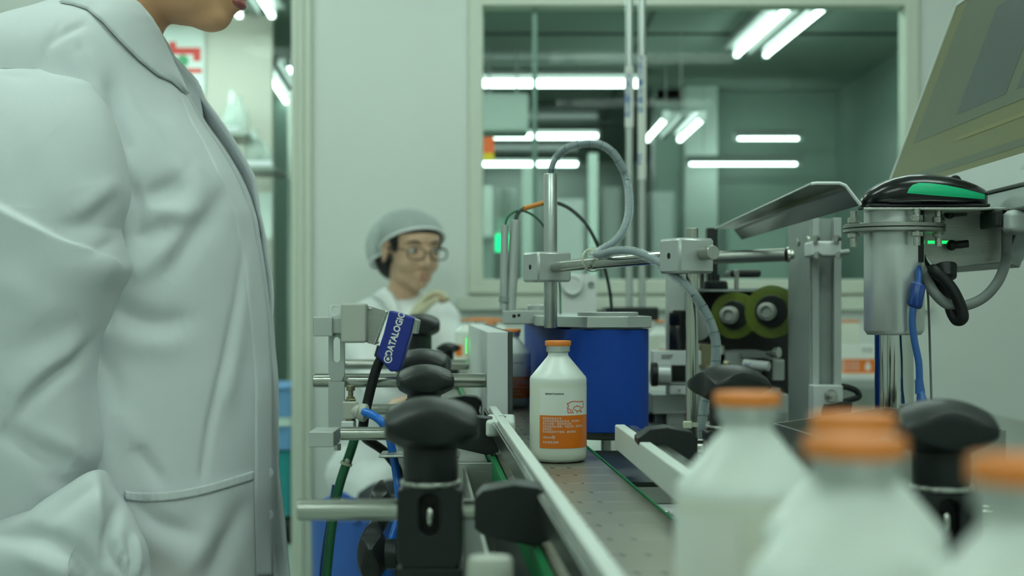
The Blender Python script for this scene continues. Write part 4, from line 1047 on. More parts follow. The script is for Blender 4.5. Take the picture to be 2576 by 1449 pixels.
# slotted aluminium column
yc = 1.75
co = thing('slotted_column', 'grey aluminium column with a dark slot carrying the bent steel tray', 'column', (X_(2080, yc), 1.8, MBZ))
x0, x1, x2, x3 = X_(2043, yc), X_(2061, yc), X_(2098, yc), X_(2117, yc); zt = Z_(548, yc)
build('flange', MB().box(x0, x1, yc, yc+.13, MBZ, zt), 'alu', co, bevel=.0006)
build('flange', MB().box(x2, x3, yc, yc+.13, MBZ, zt), 'alu', co, bevel=.0006)
build('web', MB().box(x1, x2, yc+.012, yc+.125, MBZ, zt), 'alu_dark', co)
build('side_plate', MB().box(x0-.003, x0-.0002, yc+.001, yc+.136, MBZ, zt+.004), 'alu_dark', co, bevel=.0004)
for a in (2010, 2035): build('bolt_head', MB().lathe([(.0052, 0), (.0052, .002), (.002, .003), (.001, .003)], (x0-.003, (x0-.003)*F/(a-1288), Z_(610, 1.83)), (-1, 0, 0), 12), 'steel', co)
build('foot_bracket', MB().box(X_(2046, 1.72), X_(2121, 1.72), 1.72, 1.749, Z_(1060, 1.72), Z_(970, 1.72)), 'alu_white', co, bevel=.0012)
build('foot_bracket_base', MB().box(X_(2046, 1.72), X_(2121, 1.72), 1.72, 1.749, MBZ, Z_(1060, 1.72)), 'alu_white', co)
build('bracket_bolt', MB().lathe([(.0080, 0), (.0080, .003), (.0070, .005), (.0035, .0058), (.001, .0058)], P(2090, 996, 1.72), (0, -1, 0), 28), 'steel', co)
jj = build('joint_clamp', MB().box(X_(2043, 1.70), X_(2117, 1.70), 1.70, 1.748, Z_(645, 1.70), Z_(606, 1.70)), 'alu_white', co, bevel=.003, seg=3)
for a, b in ((2052, 600), (2105, 600), (2056, 642), (2110, 642)): build('bolt', MB().cyl(P(a, b-3, 1.695), P(a, b+6, 1.695), .0055, seg=6).cyl(P(a, b-8, 1.695), P(a, b+9, 1.695), .003, seg=12), 'steel', jj)
build('cross_bolt', MB().cyl(P(2112, 636, 1.69), P(2136, 633, 1.69), .0033, seg=16), 'alu_dark', co)
# black hoses by the column
c = spline([P(2118, 972, 1.80), P(2135, 975, 1.80), P(2155, 984, 1.80), P(2160, 998, 1.80), P(2140, 1005, 1.80), P(2115, 1012, 1.80)], 6)
simple('black_hose', MB().tube(c, .0040, 12), 'black', 'short black hose loop right of the column foot', 'hose', 0)
simple('corrugated_hose', MB().tube([P(2070+i*2.2, 1032+math.sin(i*.2)*3-i*.1, 1.66) for i in range(32)], [.0085 if i % 2 else .0072 for i in range(32)], 16), 'black', 'thick black ribbed hose at the foot of the column', 'hose', 0, None, angle=80)
# bent steel tray
tr_ = thing('bent_steel_tray', 'bent sheet steel tray with bright front edge sloping off left of the mouse', 'tray', (X_(2043, 1.75)+.02, 1.75, zt))
near = [P(2040, 463, 1.25), P(2052, 461, 1.25), P(2112, 461, 1.25), P(2127, 467, 1.25), P(2137, 480, 1.25), P(2165, 516, 1.25)]
farr = [P(1800, 575, 1.95), P(1806, 575.5, 1.95), P(1835, 574, 1.95), P(1845, 576, 1.945), P(1849, 582, 1.94), P(1866, 603, 1.92)]
mb = MB(); n6 = len(near)
def offset(L):
    out = []
    for i, p in enumerate(L):
        a = L[max(i-1, 0)]; b = L[min(i+1, len(L)-1)]; t_ = (b-a).normalized(); nn = Vector((-t_.z, 0, t_.x))
        out.append(p+nn*.0018)
    return out
no, fo = offset(near), offset(farr)
rows_ = near+farr+no+fo
fs = []
for i in range(n6-1):
    fs += [[i, i+1, n6+i+1, n6+i], [2*n6+i, 3*n6+i, 3*n6+i+1, 2*n6+i+1], [i, 2*n6+i, 2*n6+i+1, i+1], [n6+i, n6+i+1, 3*n6+i+1, 3*n6+i]]
fs += [[0, n6, 3*n6, 2*n6], [n6-1, 3*n6-1, 4*n6-1, 2*n6-1]]
mb.add(rows_, fs)
rim_ = MB().tube(near, .0016, 8); rim_o = build('rim', rim_, 'alu_white', tr_)  # pale tubes put the highlight of the sheet edges into the colour
build('rim', MB().tube([near[0], farr[0]], .0011, 8), 'alu', tr_)
build('sheet', mb, mat('steel_dark', '#6f756f', .22, 1, var=.06, vscale=12).name, tr_, angle=50)
build('support_tab', MB().box(X_(2050, yc), X_(2090, yc), yc+.02, yc+.10, zt, Z_(516, 1.25)+.008), 'alu', tr_, bevel=.001)

# ------------------------------------------------------------ right: column, shelf, mouse, monitor
yk = 1.32; xc = X_(2249, yk)
mc = thing('monitor_column', 'thick grey telescopic column with bolted flange and chrome lower tube', 'column', (xc, yk, MBZ))
r1 = X_(2323, yk)-xc; r2 = .0176
build('outer_tube', MB().lathe([(r1-.003, Z_(842, yk)), (r1, Z_(830, yk)), (r1, Z_(586, yk))], (xc, yk, 0), seg=64), 'tube_satin', mc, angle=60)
build('upper_tube', MB().lathe([(r1, Z_(566, yk)), (r1, 1.1255)], (xc, yk, 0), seg=64), 'tube_satin', mc)
build('chrome_tube', MB().lathe([(r2, MBZ), (r2, Z_(838, yk))], (xc, yk, 0), seg=48), mat('chrome', '#c0c2be', .10, 1, var=.03).name, mc)
build('base_flange', MB().lathe([(.05, MBZ), (.05, MBZ+.008), (r2, MBZ+.010)], (xc, yk, 0), seg=48), 'steel_sat', mc)
rf = .0462
build('flange', MB().lathe([(rf-.001, Z_(586, yk)), (rf, Z_(584, yk)), (rf, Z_(577, yk)), (rf-.001, Z_(576, yk)), (.001, Z_(576, yk))], (xc, yk, 0), seg=64), 'steel_sat', mc)
build('flange', MB().lathe([(.001, Z_(575, yk)), (rf-.001, Z_(575, yk)), (rf, Z_(574, yk)), (rf, Z_(566, yk)), (rf-.001, Z_(565, yk))], (xc, yk, 0), seg=64), 'steel_sat', mc)
for dg in (190, 285, 336, 100, 40):
    a = math.radians(dg); bx, by = xc+rf*.86*math.cos(a), yk+rf*.86*math.sin(a)
    bo = build('bolt', MB().cyl((bx, by, Z_(622, yk)), (bx, by, Z_(532, yk)), .0032, seg=16), 'steel', mc)
    build('nut', MB().cyl((bx, by, Z_(563, yk)), (bx, by, Z_(548, yk)), .0058, seg=6).cyl((bx, by, Z_(600, yk)), (bx, by, Z_(588, yk)), .0058, seg=6), 'steel', bo, bevel=.0006)
build('cable_slot', MB().box(X_(2296, 1.302), X_(2321, 1.302), 1.298, 1.312, Z_(660, 1.30), Z_(528, 1.30)), 'black', mc)
zs = Z_(517, 1.285)
# shelf
sh = thing('mouse_shelf', 'thin steel shelf with a black mat under the computer mouse', 'shelf', (X_(2350, 1.3), 1.35, zs))
shx0, shx1 = X_(2163, 1.34), .62
build('plate', MB().xy([(X_(2172, 1.285), 1.285), (shx1, 1.285), (shx1, 1.44), (X_(2185, 1.44), 1.44)], zs-.004, zs-.0018), 'steel', sh, bevel=.0006)
yl_ = 1.345
build('front_lip', MB().prism([(X_(a, yl_), yl_, Z_(b, yl_)) for a, b in ((2326, 534), (2326, 640), (2352, 671), (2400, 668), (2620, 652), (2620, 534))], (0, -.0012, 0)), 'steel_sat', sh)
sk = MB().box(X_(2530, 1.27), X_(2530, 1.27)+.05, 1.262, 1.29, Z_(588, 1.265), Z_(527, 1.265)); build('stay_block', sk, 'screen_frame', sh, bevel=.006, seg=1)
build('stay_side', MB().box(X_(2500, 1.28), X_(2530, 1.27)-.0002, 1.275, 1.32, Z_(570, 1.27), zs-.0045), 'dark_slot', sh, bevel=.002)
for a, b in ((2395, 537), (2400, 617)): build('wing_bolt', MB().tube([P(a-6, b, yl_-.010), P(a+36, b-4, yl_-.012)], .0036, 12), 'black', sh); build('bolt_ball', MB().ball(P(a-6, b, yl_-.010), .0052, 12), 'black', sh)
build('green_led_glow', MB().box(X_(2333, yl_), X_(2400, yl_), yl_-.0016, yl_-.0012, Z_(613, yl_), Z_(606, yl_)), 'green_led_glow', sh)  # reflection of a green LED on the steel lip, modelled as a glowing strip
# mouse
ym = 1.325
mo = thing('computer_mouse', 'black computer mouse with a green side panel lying on the shelf', 'mouse', (X_(2322, ym), ym, zs))
top = [(2165, 502), (2170, 492), (2185, 478), (2210, 462), (2240, 449), (2275, 441), (2310, 439), (2345, 441), (2385, 447), (2420, 455), (2450, 465), (2474, 476), (2480, 481)]
mb = MB(); NX = 44; NA = 24; vs = []
for i in range(NX+1):
    px = 2165+(2480-2165)*(i/NX); zt_ = Z_(lerp(top, px), ym); zb_ = zs+.0006
    k = i/NX; wdt = .0300*min(1, (math.sin(PI*min(max(k, 0.004), .994))**.42))*(1.0 if k < .5 else 1-.10*(k-.5))
    for j in range(NA):
        a = 2*PI*j/NA; ca, sa = math.cos(a), math.sin(a)
        yy = wdt*math.copysign(abs(ca)**.75, ca); hh = (zt_-zb_)
        zz = zb_+hh*.42+(hh*.58*abs(sa)**.85 if sa > 0 else -hh*.42*abs(sa)**.5)
        vs.append((X_(px, ym), ym+yy, zz))
fs = [[i*NA+j, i*NA+(j+1) % NA, (i+1)*NA+(j+1) % NA, (i+1)*NA+j] for i in range(NX) for j in range(NA)]
fs += [list(range(NA)), [NX*NA+j for j in range(NA)]]
mb.add(vs, fs); shell = build('shell', mb, 'black_gloss', mo, angle=70)
bvh = BVHTree.FromPolygons([tuple(v) for v in mb.v], mb.f)
def drape(bv, origin_fn, off):
    pass
# green side panel following the shell
up = [(2281, 486), (2285, 476), (2295, 465), (2312, 460), (2340, 461), (2380, 466), (2420, 474), (2455, 483), (2478, 489)]
lo = [(2281, 486), (2300, 487.5), (2340, 491), (2380, 494), (2420, 497), (2455, 500), (2474, 501.5), (2478, 501.8)]
g = []; NU, NV = 40, 6
def hit(px, py, Yg, dy=-1):
    o = Vector((0, 0, CZ)); d = (P(px, py, Yg)-o).normalized()
    return bvh.ray_cast(o, d)
last = ym-.028
for i in range(NU+1):
    px = 2281.5+(2477-2281.5)*i/NU
    for j in range(NV+1):
        py = lerp(up, px)+(lerp(lo, px)-lerp(up, px))*j/NV
        r = hit(px, py, ym)
        if r[0] is not None: last = r[0].y; g.append(r[0]+Vector((0, -.0006, 0)))
        else: g.append(P(px, py, last-.0004))
fs = [[i*(NV+1)+j, i*(NV+1)+j+1, (i+1)*(NV+1)+j+1, (i+1)*(NV+1)+j] for i in range(NU) for j in range(NV)]
build('side_panel', MB().add(g, fs), 'mouse_green', mo, angle=80)
build('scroll_wheel', MB().cyl((X_(2402, ym), ym-.003, Z_(456, ym)), (X_(2402, ym), ym+.004, Z_(456, ym)), .0055, seg=24), 'black_plastic', mo, bevel=.0008)
build('base', MB().box(X_(2172, ym), X_(2472, ym), ym-.022, ym+.022, zs, zs+.003), 'black', mo, bevel=.001)

# monitor: its screen faces left and up
mn = thing('monitor', 'tilted flat monitor with dark olive screen and white lower bezel at top right', 'monitor', P(2199, 551, 1.78))
BL = P(2199, 551, 1.78); Up = Vector((.0723, 0, .191)).normalized(); Rt = Vector((0, -1, 0)); Nm = Rt.cross(Up).normalized()
if Nm.x > 0: Nm = -Nm
def M3(u, v, w_=0): return BL+Rt*u+Up*v+Nm*w_
def quad(u0, u1, v0, v1, w0, w1, mb=None):
    mb = mb or MB(); vs = [M3(u, v, w_) for w_ in (w0, w1) for v in (v0, v1) for u in (u0, u1)]
    return mb.add(vs, [(0, 2, 3, 1), (4, 5, 7, 6), (0, 1, 5, 4), (2, 6, 7, 3), (0, 4, 6, 2), (1, 3, 7, 5)])
MW, MH = .66, .289; bz = .0055
build('back_shell', quad(0, MW, .0, MH, -.030, -.006), 'grey_paint', mn, bevel=.003)
fr_ = quad(0, bz, .032, MH, -.006, 0); quad(MW-bz, MW, .032, MH, -.006, 0, fr_); quad(bz, MW-bz, MH-bz, MH, -.006, 0, fr_)
build('bezel', fr_, 'screen_frame', mn, bevel=.0010)
be = build('lower_bezel', quad(0, MW, .0, .032, -.006, .0004), 'screen_frame', mn, bevel=.0010)
sc_ = build('screen', quad(bz, MW-bz, .032, MH-bz, -.006, -.0012), 'screen_olive', mn)
def win_q(u0, u1, v0, v1, m_, w_=-.0010): return build('window_area', quad(u0, u1, v0, v1, w_-.0001, w_), m_, sc_)
win_q(.012, .60, .041, .050, 'screen_mid')
win_q(.05, .62, .095, .285, 'screen_mid', -.0009); win_q(.20, .36, .11, .24, 'screen_dark', -.0007)
win_q(.39, .60, .11, .28, 'screen_dark', -.0007); win_q(.24, .60, .074, .079, 'screen_line', -.0008)
win_q(.42, .50, .18, .24, 'screen_line', -.0005)
vs, fs = text_polys('LCM  OK', .0075, 'LEFT')
build('marks', MB().add([M3(.50+v.x, .016+v.y, .0007) for v in vs], fs), 'grey_paint', be, smooth=False, merge=False)
sd = quad(.10, .44, -.060, .0, -.05, -.034); build('mount_plate', sd, 'alu_dark', mn, bevel=.002)
build('lower_tray', quad(.02, MW, -.022, -.001, -.045, -.004), 'alu_dark', mn, bevel=.001)
build('foot', MB().box(.468, .530, 1.34, 1.42, zs+.0002, 1.158), 'alu_dark', mn, bevel=.002)

# cables at the column
def cable(name, pts, Y, r, m_, lab, group=None):
    pp = [P(a, b, Y if len(q) == 0 else q[0]) for a, b, *q in pts]
    return simple(name, MB().tube(spline(pp, 8), r, 12), m_, lab, 'cable', 0, group)
cable('grey_cable', [(2298, 640, 1.325), (2312, 665, 1.315), (2330, 700, 1.305), (2352, 738, 1.295), (2385, 766, 1.295), (2430, 768, 1.295), (2475, 748, 1.295), (2508, 712, 1.295), (2526, 672, 1.305), (2532, 640, 1.325), (2532, 560, 1.325)], 1.3, .0048, 'cable_grey', 'light grey cable sagging below the shelf in a wide curve')
cable('thin_grey_cable', [(2528, 545, 1.300), (2536, 515, 1.45), (2540, 495, 1.50), (2545, 470, 1.52)], 1.3, .0035, 'cable_grey', 'thin pale cable rising between the shelf and the monitor')
bc = thing('black_cable', 'thick black cable with a plug end hanging in a loop right of the column', 'cable', P(2380, 740, 1.305))
c = spline([P(2388, 668, 1.307), P(2385, 690, 1.300), P(2372, 700, 1.300), P(2352, 684, 1.300), P(2350, 680, 1.290), P(2378, 706, 1.287), P(2400, 735, 1.285), P(2418, 775, 1.285), P(2422, 800, 1.285), P(2408, 806, 1.290), P(2396, 790, 1.295), P(2388, 765, 1.300), P(2380, 740, 1.305), P(2350, 700, 1.315), P(2322, 665, 1.325), P(2312, 640, 1.330)], 6)
build('lead', MB().tube(c, .0052, 12), 'black', bc)
build('plug', MB().tube([P(2378, 668, 1.305), P(2382, 700, 1.300)], [.0105, .0088], 20), 'black_plastic', bc, bevel=.001)
cable('thin_wire', [(2322, 690, 1.34), (2333, 730, 1.34), (2337, 800, 1.34), (2340, 900, 1.34), (2343, 1000, 1.34), (2345, 1100, 1.34)], 1.4, .0011, 'cable_grey', 'thin pale wire hanging straight down right of the column')
uc = thing('blue_usb_cable', 'translucent blue cable with ferrite lump and plug hanging at the column', 'cable', P(2305, 740, 1.285))
c = spline([P(2300, 655, 1.325), P(2309, 675, 1.300), P(2311, 700, 1.290), P(2305, 740, 1.285), P(2298, 770, 1.285), P(2295, 810, 1.285), P(2301, 860, 1.285), P(2311, 910, 1.285), P(2313, 950, 1.285), P(2315, 985, 1.285)], 8)
build('lead', MB().tube(c, .0032, 12), 'blue_cable', uc)
build('ferrite', MB().tube([P(2313, 712, 1.285), P(2310, 718, 1.285), P(2301, 768, 1.285), P(2299, 774, 1.285)], [.0055, .0072, .0072, .0055], 8), 'blue_cable_dark', uc, bevel=.0012)
build('strain_relief', MB().tube([P(2312, 955, 1.285), P(2315, 990, 1.285)], [.0036, .0046], 12), 'blue_cable', uc)
build('plug', MB().tube([P(2315, 982, 1.285), P(2317, 995, 1.285), P(2320, 1015, 1.285), P(2321, 1040, 1.285), P(2321, 1052, 1.285)], [.0042, .0062, .0086, .0094, .0094], 16, squash=.6), 'blue_cable', uc, bevel=.0006)
build('plug_window', MB().box(X_(2305, 1.275), X_(2336, 1.275), 1.276, 1.3245, Z_(1045, 1.275), Z_(1024, 1.275)), 'white_paint', uc, bevel=.001)

# open stainless bin
bn = thing('stainless_bin', 'open square stainless bin with thin rim at lower right', 'bin', (.3, 1.10, MBZ))
zr = Z_(1025, 1.28); L_, F_, R_, N_ = (.2045, 1.105), (.3388, 1.28), (.3599, 1.041), (.2256, .868)
tq = .0016
for (a, b), nm in (((L_, F_), 'wall_panel'), ((F_, R_), 'wall_panel'), ((R_, N_), 'wall_panel'), ((N_, L_), 'wall_panel')):
    A, B = Vector(a), Vector(b); d = (B-A).normalized(); nn = Vector((-d.y, d.x))*tq
    lowr = 0 if (a, b) != (N_, L_) else .012
    build(nm, MB().prism([(A.x, A.y, MBZ+.001), (B.x, B.y, MBZ+.001), (B.x, B.y, zr-(0 if nm else 0)), (A.x, A.y, zr)], (nn.x, nn.y, 0)), 'steel_sat', bn)
build('floor_panel', MB().prism([(p[0], p[1], MBZ+.001) for p in (L_, F_, R_, N_)], (0, 0, .002)), 'steel_sat', bn)

# shelf on the back wall with vials and a carton
yw = 4.35
ws = thing('side_table', 'pale side table against the back wall carrying the orange and white carton', 'table', (X_(2160, yw), yw, 0))
build('top', MB().box(X_(2040, yw), X_(2300, yw), yw-.05, yw+.4, Z_(956, yw), Z_(943, yw)), 'white_paint', ws, bevel=.004)
for a in (2050, 2288):
    for dy in (0, .35): build('leg', MB().box(X_(a, yw)-.015, X_(a, yw)+.015, yw+dy-.02, yw+dy+.01, 0, Z_(956, yw)), 'white_paint', ws)
ct_ = thing('printed_carton', 'white and orange printed carton with a white drop, seen between column and tube', 'carton', (X_(2156, yw), yw, Z_(943, yw)))
build('body', MB().box(X_(2106, yw), X_(2210, yw), yw, yw+.16, Z_(943, yw), Z_(868, yw)), 'label_white', ct_, bevel=.001)
build('orange_panel', MB().box(X_(2106, yw), X_(2210, yw), yw-.0008, yw, Z_(939, yw), Z_(903, yw)), 'label_orange', ct_)
build('orange_panel_gap', MB().box(X_(2117.5, yw), X_(2120, yw), yw-.0012, yw-.0008, Z_(939, yw), Z_(903, yw)), 'label_white', ct_)
dp = []
for k in range(24):
    a = 2*PI*k/24; dp.append((X_(2183, yw)+.0088*math.cos(a)*(1 if math.sin(a) < 0 else max(0, 1-math.sin(a))**.9), Z_(923, yw)+(.011*math.sin(a) if math.sin(a) < 0 else .021*math.sin(a))))
build('white_drop', MB().xz(dp, yw-.002, yw-.0008), 'label_white', ct_)
pr = MB()
for i in range(4):
    vs, fs = text_polys('猪用灭活疫苗说明', .0062); pr.add([(X_(2142, yw)+v.x, yw-.0012, Z_(911+i*6.5, yw)+v.y) for v in vs], fs)
build('print', pr, 'ink_white', ct_, smooth=False, merge=False)
pr = MB(); vs, fs = text_polys('疫苗', .017); pr.add([(X_(2182, yw)+v.x, yw-.0006, Z_(882, yw)+v.y) for v in vs], fs)
build('title_print', pr, 'grey_paint', ct_, smooth=False, merge=False)
lid_z = Z_(866, yw)
simple('flat_tray', MB().box(X_(2106, yw), X_(2185, yw), yw+.02, yw+.14, Z_(868, yw), lid_z), 'white_paint', 'thin white tray on top of the printed carton', 'tray', .001)
vr = thing('vial', 'small orange-capped vial in the row on top of the carton', 'vial', (X_(2121, yw), yw+.05, lid_z), 0, 'vials on the carton')
build('body', MB().lathe([(.001, 0), (.0064, 0), (.0068, .001), (.0068, .058), (.0045, .063), (.0045, .066)], seg=16), 'milk', vr, world=False)
build('cap', MB().lathe([(.0052, .066), (.0056, .0665), (.0056, .0735), (.005, .074), (.001, .074)], seg=16), 'cap_orange', vr, world=False)
for i in range(1, 5): dup(vr, (X_(2121+11.5*i, yw), yw+.05, lid_z))
# ------------------------------------------------------------ people
import numpy as np
def head_prims(mb, O, R, full=True):
    def L(p): return O+R @ Vector(p)
    def E(c, r): mb.ball(L(c), r, 24, 0, R)
    E((-.012, 0, .023), (.096, .076, .072)); E((.028, 0, -.02), (.060, .060, .072)); E((.020, 0, -.074), (.052, .050, .034)); E((.052, 0, -.090), (.026, .026, .019))
    E((.046, .030, -.036), (.034, .026, .030)); E((.046, -.030, -.036), (.034, .026, .030))
    E((.060, 0, .026), (.024, .052, .022)); E((.066, 0, -.066), (.020, .028, .018))
    E((.079, 0, -.063), (.0095, .020, .0055)); E((.077, 0, -.0745), (.0100, .018, .0065))
    limb(mb, [L((.080, 0, .008)), L((.093, 0, -.016)), L((.100, 0, -.033))], [.0075, .0095, .0110])
    E((.090, .011, -.038), (.009, .007, .007)); E((.090, -.011, -.038), (.009, .007, .007))
    for s in (-1, 1):
        E((-.006, s*.076, -.010), (.017, .0075, .029)); E((-.004, s*.078, -.034), (.009, .006, .009))
def hand_prims(mb, wr, d, nrm, side, curl=.35, sc=1.0, spread=.05):
    """wrist point, pointing direction, palm normal, side=+1/-1 thumb side"""
    d = Vector(d).normalized(); nrm = Vector(nrm); nrm = (nrm-d*nrm.dot(d)).normalized(); lat = d.cross(nrm)*side
    B = lambda f, l, n_: wr+(d*f+lat*l+nrm*n_)*sc
    for q in (-.026, -.009, .009, .026): limb(mb, [B(.0, q*.6, 0), B(.045, q*.95, 0), B(.082, q, 0)], [.016*sc, .0145*sc, .0115*sc], 12)
    for q, ln in ((-.030, .058), (-.0105, .070), (.0095, .078), (.0290, .070)):
        p = B(.084, q, 0); dd = (d+lat*q*spread*10).normalized(); pts = [p]; ang = curl*.6
        for k, fr_ in enumerate((.44, .31, .25)):
            v = dd*math.cos(ang)+nrm*math.sin(ang); p = p+v*ln*fr_*sc; pts.append(p); ang += curl
        limb(mb, pts, [.0092*sc, .0085*sc, .0078*sc, .0068*sc], 12)
    limb(mb, [B(.018, .022, .004), B(.050, .046, .014), B(.080, .052, .024), B(.100, .050, .034)], [.0145*sc, .0110*sc, .0095*sc, .0080*sc], 12)

# ================= standing worker (side view, facing the line)
YM = 1.47
wk = MB()
th = math.radians(13)
Rh = Matrix(((math.cos(th), 0, math.sin(th)), (0, 1, 0), (-math.sin(th), 0, math.cos(th))))
Oh = Vector((-.345, YM, 1.438))
head_prims(wk, Oh, Rh)
limb(wk, [Vector((-.455, YM, 1.26)), Vector((-.425, YM, 1.31)), Vector((-.400, YM, 1.37))], [.062, .056, .054], 24)
def E(c, r): wk.ball(c, r, 24)
E((-.435, YM, 1.15), (.12, .150, .17)); E((-.43, YM, .95), (.11, .135, .18)); E((-.44, YM, .83), (.12, .155, .12))
limb(wk, [Vector((-.46, 1.36, 1.22)), Vector((-.46, 1.58, 1.22))], [.045, .045])
limb(wk, [Vector((-.46, 1.345, 1.21)), Vector((-.475, 1.315, 1.09)), P(30, 1180, 1.305), P(70, 1400, 1.272), P(200, 1410, 1.255), P(335, 1530, 1.246)], [.042, .036, .026, .024, .022, .019])
limb(wk, [Vector((-.46, 1.615, 1.235)), Vector((-.475, 1.64, 1.09)), Vector((-.475, 1.655, .955)), Vector((-.455, 1.66, .87)), Vector((-.44, 1.655, .75))], [.052, .045, .040, .036, .027])
hand_prims(wk, P(345, 1548, 1.246), (.75, 0, -.62), (-.3, .9, -.3), -1, .30)
hand_prims(wk, Vector((-.438, 1.654, .735)), (.1, 0, -1), (-.2, -1, 0), 1, .30)
for s in (-1, 1):
    limb(wk, [Vector((-.44, YM+s*.085, .80)), Vector((-.43, YM+s*.09, .47)), Vector((-.455, YM+s*.095, .09))], [.088, .058, .038])
    limb(wk, [Vector((-.465, YM+s*.095, .055)), Vector((-.36, YM+s*.105, .035)), Vector((-.29, YM+s*.11, .030))], [.040, .034, .026])
body = build('person', remesh(wk, .0048, 5), 'skin', None, angle=180)
tag(body, 'standing person in a white lab coat seen from the side, face cut by the frame', 'person')
lp = MB()
for c, r in (((.0815, 0, -.0630), (.0085, .0195, .0046)), ((.0800, 0, -.0735), (.0090, .0180, .0055))): lp.ball(Oh+Rh @ Vector(c), r, 20, 0, Rh)
build('lips', lp, 'lip', body)
ey = MB()
for s in (-1, 1): ey.ball(Oh+Rh @ Vector((.072, s*.030, .002)), (.010, .014, .007), 16, 0, Rh)
build('eyes', ey, 'hair', body)
hr = MB()
hr.ball(Oh+Rh @ Vector((-.030, 0, .044)), (.094, .084, .088), 28, 0, Rh); hr.ball(Oh+Rh @ Vector((-.085, 0, -.02)), (.050, .062, .070), 24, 0, Rh); hr.ball(Vector((-.452, YM, 1.385)), (.032, .045, .050), 20)
build('hair', remesh(hr, .005, 3), 'hair', body, angle=180)
tr = MB()
for s in (-1, 1): limb(tr, [Vector((-.44, YM+s*.085, .80)), Vector((-.43, YM+s*.09, .47)), Vector((-.455, YM+s*.095, .12))], [.098, .070, .058])
build('trousers', remesh(tr, .008, 4), 'trousers', body, angle=180)
for s in (-1, 1):
    so = MB(); limb(so, [Vector((-.475, YM+s*.095, .052)), Vector((-.36, YM+s*.105, .042)), Vector((-.28, YM+s*.11, .036))], [.048, .042, .034])
    for v in so.v: v.z = max(v.z, .001)
    build('shoe', remesh(so, .006, 3), 'shoe', body, angle=180)

# ---- coat
frontN = [(-40, 250), (-10, 300), (20, 345), (60, 385), (100, 408), (150, 430), (190, 447), (240, 470), (300, 506), (370, 556), (450, 603), (540, 638), (590, 647), (650, 658), (700, 665), (800, 677), (880, 683), (960, 690), (1080, 690), (1200, 690), (1290, 686), (1449, 690), (1700, 730), (2100, 760)]
backX = [(-40, 250), (-10, 225), (20, 165), (50, 100), (85, 30), (120, -25), (150, -65), (300, -150), (600, -180), (900, -150), (1200, -160), (1449, -200), (1700, -240), (2100, -280)]
halfW = [(-40, .045), (-10, .060), (20, .072), (50, .092), (85, .125), (110, .142), (150, .156), (200, .163), (300, .166), (600, .166), (900, .160), (1200, .172), (1449, .188), (1700, .20), (2100, .21)]
def seg_dist(px, py, pts):
    """signed distance (positive left of the direction of travel, y down) and arc parameter"""
    best = np.full(px.shape, 1e9); sg = np.zeros(px.shape); tt = np.zeros(px.shape); L = 0
    tot = sum(math.hypot(b[0]-a[0], b[1]-a[1]) for a, b in zip(pts, pts[1:]))
    for a, b in zip(pts, pts[1:]):
        dx, dy = b[0]-a[0], b[1]-a[1]; l2 = dx*dx+dy*dy; l = math.sqrt(l2)
        t = np.clip(((px-a[0])*dx+(py-a[1])*dy)/l2, 0, 1)
        ex = px-(a[0]+t*dx); ey = py-(a[1]+t*dy); d = np.hypot(ex, ey)
        m = d < best; best = np.where(m, d, best); sg = np.where(m, np.sign(dx*ey-dy*ex), sg); tt = np.where(m, (L+t*l)/tot, tt); L += l
    return best, sg, tt
def smooth_poly(pts, n=6):
    return [(p.x, p.y) for p in spline([Vector((a, b, 0)) for a, b in pts], n)] if len(pts) > 2 else pts
def folds(px, py, groove, steps):
    h = np.zeros(px.shape)
    for pts, wd, amp in groove:
        wd = wd*1.15; amp = amp*.8
        d, s, t = seg_dist(px, py, smooth_poly(pts)); taper = np.sin(np.pi*np.clip(t, .0, 1))**.5
        h += amp*np.exp(-(d/wd)**2)*np.where((t <= 0.001) | (t >= .999), .35, .35+.65*taper)
    for pts, amp, w0, wfar in steps:       # raised on the right-hand side of travel (y down), falling off over wfar
        d, s, t = seg_dist(px, py, smooth_poly(pts)); sd = d*s
        taper = np.clip(np.minimum(t, 1-t)*8, 0, 1)
        h += amp*taper*(1/(1+np.exp(-np.clip(sd/w0, -30, 30))))*np.exp(-np.clip(sd, 0, None)/wfar)
    return h
NT, NZ = 400, 330
ys = np.concatenate([np.linspace(-34, 1480, 280), np.linspace(1500, 2050, NZ-280)])
tabs = [(cat_interp(frontN, y), cat_interp(backX, y), cat_interp(halfW, y)) for y in ys]
V0 = np.zeros((NZ, NT, 3))
th_ = 2*np.pi*np.arange(NT)/NT
th_ = th_+.35*np.cos(th_)                         # denser on the side seen
for i, y in enumerate(ys):
    xf, xb, hw = tabs[i]; xf = X_(xf, YM); xb = X_(xb, YM); xm = (xf+xb)/2; a = (xf-xb)/2
    c_, s_ = np.cos(th_), np.sin(th_)
    V0[i, :, 0] = xm+a*np.sign(c_)*np.abs(c_)**.82
    V0[i, :, 1] = YM+hw*np.sign(s_)*np.abs(s_)**.78
    V0[i, :, 2] = Z_(y, YM)
def grid_normals(V):
    du = np.roll(V, -1, 1)-np.roll(V, 1, 1); dv = np.gradient(V, axis=0)
    n_ = np.cross(du, dv); n_ /= np.linalg.norm(n_, axis=2, keepdims=True)+1e-12
    return n_
